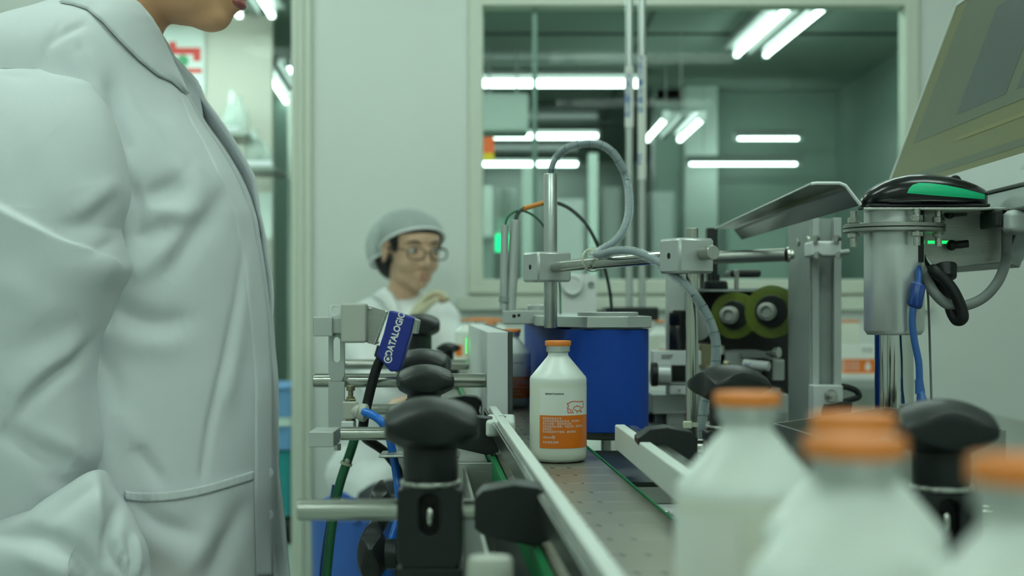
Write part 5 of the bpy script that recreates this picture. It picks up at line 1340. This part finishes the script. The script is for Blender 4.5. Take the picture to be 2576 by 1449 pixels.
def displaced(V, groove, steps, cx, cy, noise_amp=.0012, seed=0):
    n_ = grid_normals(V)
    out = V-np.stack([np.full(V.shape[:2], cx), np.full(V.shape[:2], cy), V[:, :, 2]], 2)
    sg = np.sign((n_*out).sum(2, keepdims=True)); n_ = n_*sg
    px = 1288+F*V[:, :, 0]/V[:, :, 1]; py = 773-F*(V[:, :, 2]-CZ)/V[:, :, 1]
    h = folds(px, py, groove, steps)
    face = np.clip(-n_[:, :, 1]*1.6, 0, 1)
    hn = np.zeros(h.shape)
    for i in range(V.shape[0]):
        for j in range(V.shape[1]):
            v = V[i, j]; hn[i, j] = noise.noise(Vector((v[0]*9+seed, v[1]*9, v[2]*5)))+.4*noise.noise(Vector((v[0]*24, v[1]*24+seed, v[2]*12)))
    return V+n_*(h*face+hn*noise_amp)[:, :, None]
groove = [([(278, 205), (292, 260), (306, 320), (320, 380)], 20, -.010), ([(372, 492), (415, 480), (460, 462)], 24, -.013), ([(561, 480), (530, 545), (497, 590), (455, 650), (422, 700)], 24, -.009),
          ([(345, 602), (385, 585), (425, 570)], 20, -.008), ([(330, 690), (390, 650), (440, 600)], 26, .006), ([(470, 430), (520, 470), (560, 440)], 40, .006),
          ([(330, 460), (350, 520), (345, 600)], 16, -.008), ([(395, 520), (450, 540), (500, 520)], 22, .006),
          ([(282, 762), (330, 795), (400, 815), (465, 805)], 26, -.010), ([(270, 830), (350, 860), (440, 870)], 36, .006),
          ([(628, 560), (612, 650), (600, 740), (585, 820), (565, 920), (550, 980), (528, 1080), (508, 1203)], 9, -.006), ([(640, 600), (625, 700), (612, 800), (598, 900), (575, 1000)], 14, .004),
          ([(347, 1125), (372, 1165), (400, 1212)], 16, -.007), ([(300, 1020), (330, 1090), (350, 1130)], 26, .005), ([(352, 1263), (400, 1315), (480, 1341)], 20, -.009), ([(330, 1320), (390, 1370), (460, 1400)], 30, .006),
          ([(622, 1262), (590, 1330), (560, 1390), (533, 1449)], 22, -.010), ([(450, 1449), (500, 1380), (530, 1300)], 26, .006), ([(600, 1080), (620, 1000), (625, 900)], 26, -.004),
          ([(150, 60), (118, 115), (100, 180)], 7, -.003), ([(215, 60), (160, 85), (125, 110)], 9, -.004), ([(200, 130), (240, 200), (262, 262)], 30, .005), ([(195, 110), (215, 160), (235, 210)], 10, -.003),
          ([(340, 250), (380, 310), (430, 380), (480, 440)], 9, -.002), ([(430, 300), (470, 370), (520, 440)], 14, .003),
          ([(250, 700), (262, 760), (275, 820)], 14, -.008), ([(268, 560), (290, 590), (300, 640)], 20, -.010), ([(255, 880), (285, 960), (300, 1040)], 20, -.005)]
steps_t = [([(440, 218), (470, 242), (506, 300), (556, 372), (600, 450), (630, 530)], -.0035, 2.0, 40)]
Vt = displaced(V0, groove, [], X_(280, YM), YM, .0010, 3)
def grid_mb(V, cap_top=False):
    n0, n1 = V.shape[:2]; mb = MB(); mb.v = [Vector(v) for v in V.reshape(-1, 3)]
    mb.f = [[i*n1+j, i*n1+(j+1) % n1, (i+1)*n1+(j+1) % n1, (i+1)*n1+j] for i in range(n0-1) for j in range(n1)]
    mb.m = [0]*len(mb.f); return mb
tm = grid_mb(Vt)
coat = build('coat', tm, 'coat', body, angle=180)
s_ = coat.modifiers.new('solid', 'SOLIDIFY'); s_.thickness = .0012; s_.offset = -1
tb_ = BVHTree.FromPolygons([tuple(v) for v in tm.v], tm.f)
def drape_pt(px, py, off, Yd=1.40):
    p = P(px, py, 1.0); d = (p-Vector((0, 0, CZ))).normalized()
    r = tb_.ray_cast(Vector((0, 0, CZ)), d)
    if r[0] is None: return None
    return r[0]-d*off
# sleeve, upper part
YA = 1.302
slR = [(100, 20), (130, 60), (165, 88), (185, 128), (205, 215), (235, 243), (272, 268), (310, 285), (340, 295), (400, 310), (450, 319), (485, 322), (520, 317), (560, 304), (580, 299), (610, 306), (650, 321), (675, 328), (700, 319), (740, 296), (800, 272), (850, 254), (900, 243), (970, 239), (1050, 248), (1110, 256), (1160, 250), (1260, 200), (1330, 120)]
slL = [(100, 20), (130, -20), (185, -70), (300, -110), (500, -135), (700, -150), (900, -160), (1200, -150), (1330, -60)]
slD = [(100, .0005), (172, .0006), (176, .003), (185, .009), (235, .027), (300, .043), (400, .058), (600, .068), (900, .068), (1100, .062), (1200, .056), (1330, .040)]
NT2, NZ2 = 300, 300
ys2 = np.linspace(172, 1330, NZ2); A0 = np.zeros((NZ2, NT2, 3)); t2 = 2*np.pi*np.arange(NT2)/NT2; t2 = t2+.35*np.cos(t2)
for i, y in enumerate(ys2):
    xr, xl, dd = X_(cat_interp(slR, y), YA), X_(cat_interp(slL, y), YA), cat_interp(slD, y)
    c_, s_ = np.cos(t2), np.sin(t2); xm = (xr+xl)/2; a = (xr-xl)/2
    A0[i, :, 0] = xm+a*np.sign(c_)*np.abs(c_)**.9; A0[i, :, 1] = YA+dd*np.sign(s_)*np.abs(s_)**.85; A0[i, :, 2] = Z_(y, YA)
gr2 = [([(50, 1052), (75, 1010), (110, 972), (150, 938), (191, 911), (246, 850)], 17, -.012), ([(30, 1000), (90, 940), (160, 890), (215, 850)], 30, .006), ([(0, 1085), (60, 1110), (110, 1142), (180, 1172)], 28, -.011), ([(60, 1090), (140, 1110), (210, 1150)], 24, .005),
       ([(0, 700), (60, 740), (120, 800)], 40, .004), ([(0, 880), (80, 870), (200, 800)], 36, -.004), ([(130, 330), (180, 400), (200, 470)], 46, -.003), ([(150, 580), (220, 560), (300, 500)], 24, -.005), ([(190, 540), (240, 500), (300, 455)], 22, .004),
       ([(20, 330), (60, 420), (60, 520)], 40, -.003), ([(230, 640), (280, 610), (300, 580)], 14, -.005), ([(0, 180), (50, 190), (95, 186)], 12, -.003), ([(225, 1000), (235, 1080), (240, 1130)], 18, -.004), ([(120, 1200), (180, 1220), (235, 1190)], 22, -.006)]
st2 = [([(-60, 490), (0, 520), (80, 562), (150, 598), (220, 625), (290, 655), (330, 676)], .0085, 2.6, 90)]
As = displaced(A0, gr2, st2, X_(90, YA), YA, .0014, 11)
sl = build('sleeve', grid_mb(As), 'coat', body, angle=180)
# forearm sleeve, overlapping below
ctl = [((-80, 1400), 1.280, 90), ((-20, 1405), 1.272, 105), ((40, 1405), 1.264, 110), ((110, 1395), 1.252, 118), ((175, 1380), 1.248, 142), ((235, 1388), 1.246, 146), ((284, 1420), 1.242, 104), ((316, 1462), 1.242, 72), ((338, 1500), 1.243, 54), ((352, 1535), 1.244, 50)]
NT3 = 200; ctr = spline([P(a[0], a[1], Y) for a, Y, r in ctl], 14); rad = [cat_interp([(i, c[2]) for i, c in enumerate(ctl)], k/14) for k in range(len(ctr))]
F0 = np.zeros((len(ctr), NT3, 3))
for i, c in enumerate(ctr):
    t_ = (ctr[min(i+1, len(ctr)-1)]-ctr[max(i-1, 0)]).normalized(); v_ = Vector((0, 1, 0)); u_ = t_.cross(v_).normalized(); v_ = u_.cross(t_)
    r = rad[i]*c.y/F
    for j in range(NT3):
        a = 2*PI*j/NT3; p = c+u_*math.cos(a)*r+v_*math.sin(a)*r*.86; F0[i, j] = p
# push the crest of the elbow fold up to its peak in the photo
def push(V, cx, cz_, dx, dz, rad_):
    d2 = (V[:, :, 0]-cx)**2+(V[:, :, 2]-cz_)**2; k = np.exp(-d2/(2*rad_**2)); V[:, :, 0] += dx*k; V[:, :, 2] += dz*k
pk = P(235, 1245, 1.27); push(F0, pk.x, pk.z, .010, .020, .014)
gr3 = [([(-20, 1345), (60, 1345), (130, 1362), (190, 1400), (230, 1449)], 24, -.012), ([(112, 1320), (150, 1280), (215, 1232), (255, 1222)], 20, -.006), ([(270, 1420), (268, 1370), (280, 1320), (302, 1262)], 13, -.010), ([(255, 1330), (245, 1280), (255, 1200)], 14, .006),
       ([(300, 1440), (285, 1400), (290, 1370)], 9, -.006), ([(320, 1449), (330, 1400), (325, 1340)], 9, -.005), ([(60, 1400), (120, 1420), (180, 1449)], 24, .007), ([(345, 1449), (352, 1400), (345, 1350)], 8, .004), ([(310, 1449), (306, 1415), (312, 1390)], 5, -.004), ([(330, 1460), (322, 1430), (327, 1400)], 5, .003)]
nF = grid_normals(F0); px = 1288+F*F0[:, :, 0]/F0[:, :, 1]; py = 773-F*(F0[:, :, 2]-CZ)/F0[:, :, 1]
hF = folds(px, py, gr3, [])
cen = np.array([[list(c)]*NT3 for c in ctr]); sg = np.sign((nF*(F0-cen)).sum(2, keepdims=True)); nF *= sg
Fa = F0+nF*(hF*np.clip(-nF[:, :, 1]*1.5, 0, 1))[:, :, None]
build('forearm_sleeve', grid_mb(Fa), 'coat', body, angle=180)
lf = MB(); limb(lf, [Vector((-.46, 1.60, 1.23)), Vector((-.475, 1.64, 1.09)), Vector((-.475, 1.655, .955)), Vector((-.455, 1.66, .87)), Vector((-.442, 1.655, .78))], [.075, .072, .068, .058, .040])
build('sleeve', remesh(lf, .007, 5), 'coat', body, angle=180)

def sheet(name, grid, m, parent, thick=.0014, off=0):
    n0, n1 = len(grid), len(grid[0]); mb = MB(); mb.v = [Vector(p) for r in grid for p in r]
    mb.f = [[i*n1+j, i*n1+j+1, (i+1)*n1+j+1, (i+1)*n1+j] for i in range(n0-1) for j in range(n1-1)]; mb.m = [0]*len(mb.f)
    o = build(name, mb, m, parent, angle=180); s = o.modifiers.new('solid', 'SOLIDIFY'); s.thickness = thick; s.offset = off
    return o
# near collar leaf
U = [(262, -34, 1.388), (320, -14, 1.388), (352, 10, 1.392), (382, 45, 1.402), (402, 78, 1.415), (420, 118, 1.432), (436, 155, 1.445), (455, 192, 1.452), (474, 236, 1.455)]
Lw = [(150, 6), (185, 12), (218, 22), (258, 54), (300, 100), (350, 150), (398, 190), (432, 206), (470, 240)]
g = []
for k in range(49):
    t = k/48*8; i = min(int(t), 7); f_ = t-i
    u = tuple(U[i][q]+(U[i+1][q]-U[i][q])*f_ for q in range(3)); l = tuple(Lw[i][q]+(Lw[i+1][q]-Lw[i][q])*f_ for q in range(2))
    a = P(*u); b = drape_pt(l[0], l[1], .006) or P(l[0], l[1], 1.37)
    row = []
    for j in range(13):
        q = j/12; p = a.lerp(b, q); bulge = math.sin(PI*q)*.010
        r = drape_pt(*proj(p), .004)
        p = p+Vector((0, -1, .3)).normalized()*bulge
        if r is not None and r.y < p.y: p = r
        row.append(p)
    g.append(row)
sheet('collar', g, 'coat', coat, .0022)
# far collar leaf and far front panel
g = []
for u, l in (((424, 128), (462, 226)), ((447, 150), (478, 250)), ((474, 178), (496, 282)), ((498, 205), (508, 300)), ((503, 225), (512, 306))):
    g.append([P(u[0]+(l[0]-u[0])*q/6, u[1]+(l[1]-u[1])*q/6, 1.488+.004*math.sin(PI*q/6)) for q in range(7)])
sheet('collar', g, 'coat', coat, .0022)
Redge = [(215, 503), (240, 512), (290, 545), (330, 572), (370, 600), (410, 622), (450, 640), (500, 650), (540, 656), (600, 668), (650, 677), (700, 684), (760, 687), (800, 686), (880, 683), (960, 692), (1080, 693), (1200, 703), (1320, 717), (1449, 728), (1700, 750), (2000, 765)]
g = []
for k in range(150):
    y = 215+(2000-215)*k/149; xr = cat_interp(Redge, y); xn = cat_interp(frontN, y); row = []
    rip = 1.5*math.sin(y*.045)*(1 if 250 < y < 560 else .3)
    for j in range(9):
        q = j/8; row.append(P(xn-45+(xr-xn+45+rip)*q, y, 1.515-.030*q+ (.012*math.sin(PI*q) if y < 600 else 0)))
    g.append(row)
sheet('front_panel', g, 'coat', coat, .0022)
# near front edge (placket), a doubled strip lying on the coat
Nedge = [(236, 468), (300, 503), (370, 552), (450, 598), (500, 618), (540, 634), (590, 643), (650, 655), (700, 662), (800, 674), (880, 680), (960, 686), (1080, 686), (1200, 686), (1290, 682), (1449, 686)]
g = []
for k in range(140):
    y = 236+(1449-236)*k/139; xe = cat_interp(Nedge, y); row = []
    for j in range(7):
        q = j/6; x = xe-46*(1-q)*(min(1, .35+(y-236)/300)); r = drape_pt(x, y, -.0014+.0042*min(1, q*1.3))
        if r is None: r = row[-1]+Vector((.002, .004, 0)) if row else P(x, y, 1.44)
        row.append(r)
    g.append(row)
sheet('placket', g, 'coat', coat, .0018)
# pocket
TP = [(312, 1232), (322, 1237), (380, 1240), (450, 1234), (520, 1220), (580, 1203), (636, 1186)]
g = []; hem = []
for k in range(61):
    x = 314+(637-314)*k/60; yt = cat_interp(TP, x); row = []; rh = []
    for j in range(31):
        q = j/30; y = yt+(1600-yt)*q; xx = x+ (10*q if k > 50 else 0)
        r = drape_pt(xx, y, .0024*(1 if 0 < k < 60 else .3)) or P(xx, y, 1.32); row.append(r)
    for j in range(5):
        y = yt-1+23*j/4; r = drape_pt(x, y, .0042+.0007*math.sin(k*2.1)*(j > 0)) or P(x, y, 1.32); rh.append(r)
    g.append(row); hem.append(rh)
pk_ = sheet('pocket', g, 'coat', coat, .0016)
sheet('pocket_hem', hem, 'coat', pk_, .0014)
for y in (330, 640, 960): pass
b_ = MB()
for (x, y) in ((676, 1190), (690, 1296)):
    r = drape_pt(min(x, 676), y, .002)
    if r: b_.lathe([(.0048, 0), (.0052, .0004), (.0052, .0012), (.004, .0016), (.001, .0014)], r, (.75, -.65, 0), 20)
if b_.v: build('button', b_, 'coat', coat)

# ================= seated worker in the background
YW = 4.28
a_ = math.radians(-60)     # head yaw: 0 faces +X; negative turns towards the lens
p_ = math.radians(9)
Rw = Matrix.Rotation(a_, 3, 'Z') @ Matrix(((math.cos(p_), 0, math.sin(p_)), (0, 1, 0), (-math.sin(p_), 0, math.cos(p_))))
Rw = Rw*1.12
Ow = P(1036, 622, YW)
wm = MB(); head_prims(wm, Ow, Rw)
nk = P(1005, 775, 4.32)
limb(wm, [Ow+Rw @ Vector((-.02, 0, -.06)), P(1018, 720, 4.31), nk], [.05, .048, .055], 24)
def PW(a, b, y): return P(a, b, y)
limb(wm, [PW(940, 815, 4.36), PW(1095, 815, 4.30)], [.062, .062]); wm.ball(PW(1010, 900, 4.33), (.15, .11, .18), 24); wm.ball(PW(985, 1060, 4.33), (.13, .11, .20), 24); wm.ball(PW(975, 1200, 4.33), (.15, .13, .11), 24)
limb(wm, [PW(935, 815, 4.33), PW(925, 900, 4.22), PW(975, 985, 4.08), PW(1004, 920, 4.06), PW(1028, 826, 4.10)], [.05, .045, .042, .036, .028])
limb(wm, [PW(1095, 815, 4.30), PW(1128, 900, 4.20), PW(1136, 985, 4.08), PW(1096, 1010, 3.96)], [.05, .045, .040, .030])
hand_prims(wm, PW(1030, 822, 4.10), (.50, .05, .86), (.86, -.1, -.5), -1, .75)
hand_prims(wm, PW(1096, 1012, 3.955), (-.7, -.5, .1), (0, 0, -1), 1, .35)
for s in (-1, 1):
    limb(wm, [PW(985+s*50, 1235, 4.30), PW(1040+s*50, 1270, 3.93), PW(1040+s*50, 1400, 3.90)], [.075, .060, .05])
    K = PW(1040+s*50, 1400, 3.90); limb(wm, [K, Vector((K.x, 3.93, .10)), Vector((K.x+.01, 3.84, .04))], [.05, .04, .035])
wb_ = build('person', remesh(wm, .0052, 4), 'skin2', None, angle=180)
tag(wb_, 'seated person in hairnet, glasses and white coat, gloved hand at the chin, by the wall', 'person')
def LW(p): return Ow+Rw @ Vector(p)
lp = MB(); lp.ball(LW((.081, 0, -.063)), (.0082, .016, .0042), 16, 0, Rw); lp.ball(LW((.080, 0, -.0735)), (.0086, .014, .0050), 16, 0, Rw)
build('lips', lp, 'lip2', wb_)
for s in (-1, 1):
    e_ = MB().ball(LW((.0735, s*.031, -.001)), (.009, .0135, .0058), 16, 0, Rw); eo = build('eye', e_, 'eye_white', wb_)
    build('iris', MB().ball(LW((.0795, s*.031+.002, -.001)), (.0050, .0062, .0056), 12, 0, Rw), 'hair', eo)
    bm_ = MB().tube([LW((.080, s*.014, .020)), LW((.0815, s*.030, .025)), LW((.071, s*.048, .020))], [.0028, .0034, .0018], 8); build('eyebrow', bm_, 'hair', wb_)
gl = MB()
for s in (-1, 1):
    pts = []
    for k in range(25):
        t = 2*PI*k/24; pts.append(LW((.0985-.10*abs(math.cos(t)*.023+.033 if s > 0 else math.cos(t)*.023-.033)**1.3, s*.033+math.copysign(abs(math.cos(t))**.6, math.cos(t))*.0245, -.006+math.copysign(abs(math.sin(t))**.7, math.sin(t))*.0155)))
    gl.tube(pts, .0021, 8)
    gl.tube([LW((.088, s*.058, .002)), LW((.05, s*.074, .001)), LW((-.01, s*.080, -.004))], .0023, 8)
gl.tube([LW((.099, -.009, -.002)), LW((.103, 0, .0)), LW((.099, .009, -.002))], .0021, 8)
build('glasses', gl, 'glass_frame', wb_)
hr = MB(); hr.ball(LW((-.026, 0, .022)), (.091, .0800, .073), 28, 0, Rw); hr.ball(LW((-.020, 0, .044)), (.0985, .0790, .052), 28, 0, Rw); hr.ball(LW((-.095, 0, -.035)), (.050, .062, .070), 24, 0, Rw)
hr.ball(LW((.024, .061, .020)), (.020, .014, .034), 16, 0, Rw); hr.ball(LW((.024, -.061, .020)), (.020, .014, .034), 16, 0, Rw)
build('hair', remesh(hr, .005, 3), 'hair', wb_, angle=180)
nt_ = MB(); nt_.ball(LW((-.022, 0, .028)), (.119, .092, .074), 32, 0, Rw); nt_.ball(LW((-.108, 0, -.012)), (.066, .084, .092), 28, 0, Rw)
nn = remesh(nt_, .006, 6)
# keep the cap off the face: drop what lies in front of and below the elastic
Ri = Rw.inverted(); keep = []
for f_ in nn.f:
    c = sum((nn.v[i] for i in f_), Vector())/len(f_); l = Ri @ (c-Ow)
    if l.z > .042+(l.x-.05)*.62: keep.append(f_)
nn.f = keep; nn.m = [0]*len(keep)
net = build('hairnet', nn, 'net', wb_, angle=180)
cnt = {}
for f_ in nn.f:
    for a, b in zip(f_, f_[1:]+f_[:1]): cnt[(min(a, b), max(a, b))] = cnt.get((min(a, b), max(a, b)), 0)+1
bv_ = {q for e, c in cnt.items() if c == 1 for q in e}
el = sorted([(math.atan2((Ri @ (nn.v[q]-Ow)).y, (Ri @ (nn.v[q]-Ow)).x+.03), nn.v[q]) for q in bv_], key=lambda t: t[0])
el = [p for _, p in el]; n_e = len(el)
el = [sum((el[(i+k) % n_e] for k in range(-4, 5)), Vector())/9 for i in range(0, n_e, 4)]; el.append(el[0])
build('elastic', MB().tube(el, .0040, 8), 'coat2', net)
ct2 = MB()
limb(ct2, [PW(940, 815, 4.36), PW(1010, 790, 4.36), PW(1095, 812, 4.30)], [.082, .085, .078]); ct2.ball(PW(1010, 900, 4.33), (.185, .135, .20), 24); ct2.ball(PW(990, 1060, 4.33), (.17, .14, .22), 24); ct2.ball(PW(975, 1195, 4.31), (.19, .17, .13), 24)
limb(ct2, [PW(935, 815, 4.33), PW(918, 900, 4.22), PW(968, 990, 4.08), PW(1000, 930, 4.06), PW(1020, 874, 4.075)], [.068, .066, .062, .055, .043])
limb(ct2, [PW(1095, 815, 4.30), PW(1125, 900, 4.20), PW(1136, 990, 4.08), PW(1106, 1008, 3.99)], [.068, .062, .058, .045])
limb(ct2, [PW(935, 1220, 4.28), PW(985, 1255, 4.05)], [.11, .095]); limb(ct2, [PW(1035, 1225, 4.28), PW(1085, 1255, 4.02)], [.11, .09])
cm = remesh(ct2, .007, 5)
for v in cm.v: v += Vector((0, -1, 0))*.006*noise.noise(Vector((v.x*14, v.y*8, v.z*7)))+Vector((.006, 0, 0))*noise.noise(Vector((v.z*11, v.x*9, 4)))
c2 = build('coat', cm, 'coat2', wb_, angle=180)
for s, pts in ((-1, [(968, 722), (985, 735), (1000, 760), (1012, 800), (1020, 840)]), (1, [(1060, 745), (1052, 765), (1042, 790), (1030, 815), (1024, 842)])):
    g = []
    for i, (a, b) in enumerate(pts):
        g.append([P(a+s*j*9*(1-i*.15), b+j*6, 4.255-.016*math.sin(PI*j/4)-.012*i) for j in range(5)])
    sheet('collar', g, 'coat2', c2, .003)
gv = MB(); hand_prims(gv, PW(1030, 822, 4.10), (.50, .05, .86), (.86, -.1, -.5), -1, .75, 1.07); limb(gv, [PW(1022, 852, 4.095), PW(1030, 822, 4.10)], [.034, .032])
build('glove', remesh(gv, .0045, 3), 'glove', wb_, angle=180)
tr = MB()
for s in (-1, 1):
    K = PW(1040+s*50, 1400, 3.90); limb(tr, [PW(985+s*50, 1240, 4.25), PW(1040+s*50, 1272, 3.93), K, Vector((K.x, 3.93, .12))], [.088, .075, .062, .055])
build('trousers', remesh(tr, .009, 3), 'trousers', wb_, angle=180)
for s in (-1, 1):
    K = PW(1040+s*50, 1400, 3.90); so = MB(); limb(so, [Vector((K.x, 3.94, .05)), Vector((K.x+.01, 3.83, .04))], [.05, .042])
    for v in so.v: v.z = max(v.z, .001)
    build('shoe', remesh(so, .007, 2), 'shoe', wb_, angle=180)
# her stool
sx, sy = -.375, 4.32
stl = thing('plastic_stool', 'blue plastic stool under the seated worker', 'stool', (sx, sy, 0))
build('seat', MB().box(sx-.17, sx+.17, sy-.16, sy+.16, .370, .398), 'blue_plastic', stl, bevel=.012, seg=3)
for qx in (-1, 1):
    for qy in (-1, 1):
        build('leg', MB().prism([(sx+qx*.155, sy+qy*.145, .372), (sx+qx*.105, sy+qy*.145, .372), (sx+qx*.105, sy+qy*.095, .372), (sx+qx*.155, sy+qy*.095, .372)], (qx*.02, qy*.02, -.372)), 'blue_plastic', stl, bevel=.004)
build('rail', MB().box(sx-.16, sx+.16, sy-.165, sy-.15, .28, .33).box(sx-.16, sx+.16, sy+.15, sy+.165, .28, .33), 'blue_plastic', stl, bevel=.003)
# blue bin at lower left
bx_, by_ = X_(868, 3.2), 3.2
bi = thing('blue_bin', 'blurred blue plastic bin at the lower left behind the hoses', 'bin', (bx_, by_, 0))
build('shell', MB().lathe([(.10, 0), (.105, .01), (.118, Z_(1300, 3.2)-.02), (.122, Z_(1300, 3.2)), (.114, Z_(1300, 3.2)), (.100, .03), (.001, .03)], (bx_+.035, by_+.05, 0), seg=40), 'blue_plastic', bi)
build('handle', MB().tube([(bx_-.02, by_-.07, Z_(1300, 3.2)), (bx_-.03, by_-.09, Z_(1250, 3.2)), (bx_+.0, by_-.10, Z_(1228, 3.2)), (bx_+.03, by_-.09, Z_(1250, 3.2)), (bx_+.035, by_-.07, Z_(1300, 3.2))], .010, 10), 'blue_plastic', bi)
# work table in front of her
wt = thing('work_table', 'white work table the seated worker leans on, mostly hidden', 'table', (-.30, 3.85, 0))
build('top', MB().box(-.32, -.17, 3.84, 4.02, Z_(1045, 3.9)-.045, Z_(1045, 3.9)-.015), 'white_paint', wt, bevel=.004)
for a in (-.30, -.19):
    for b in (3.86, 4.0): build('leg', MB().box(a-.012, a+.012, b-.012, b+.012, 0, Z_(1045, 3.9)-.045), 'steel_sat', wt)
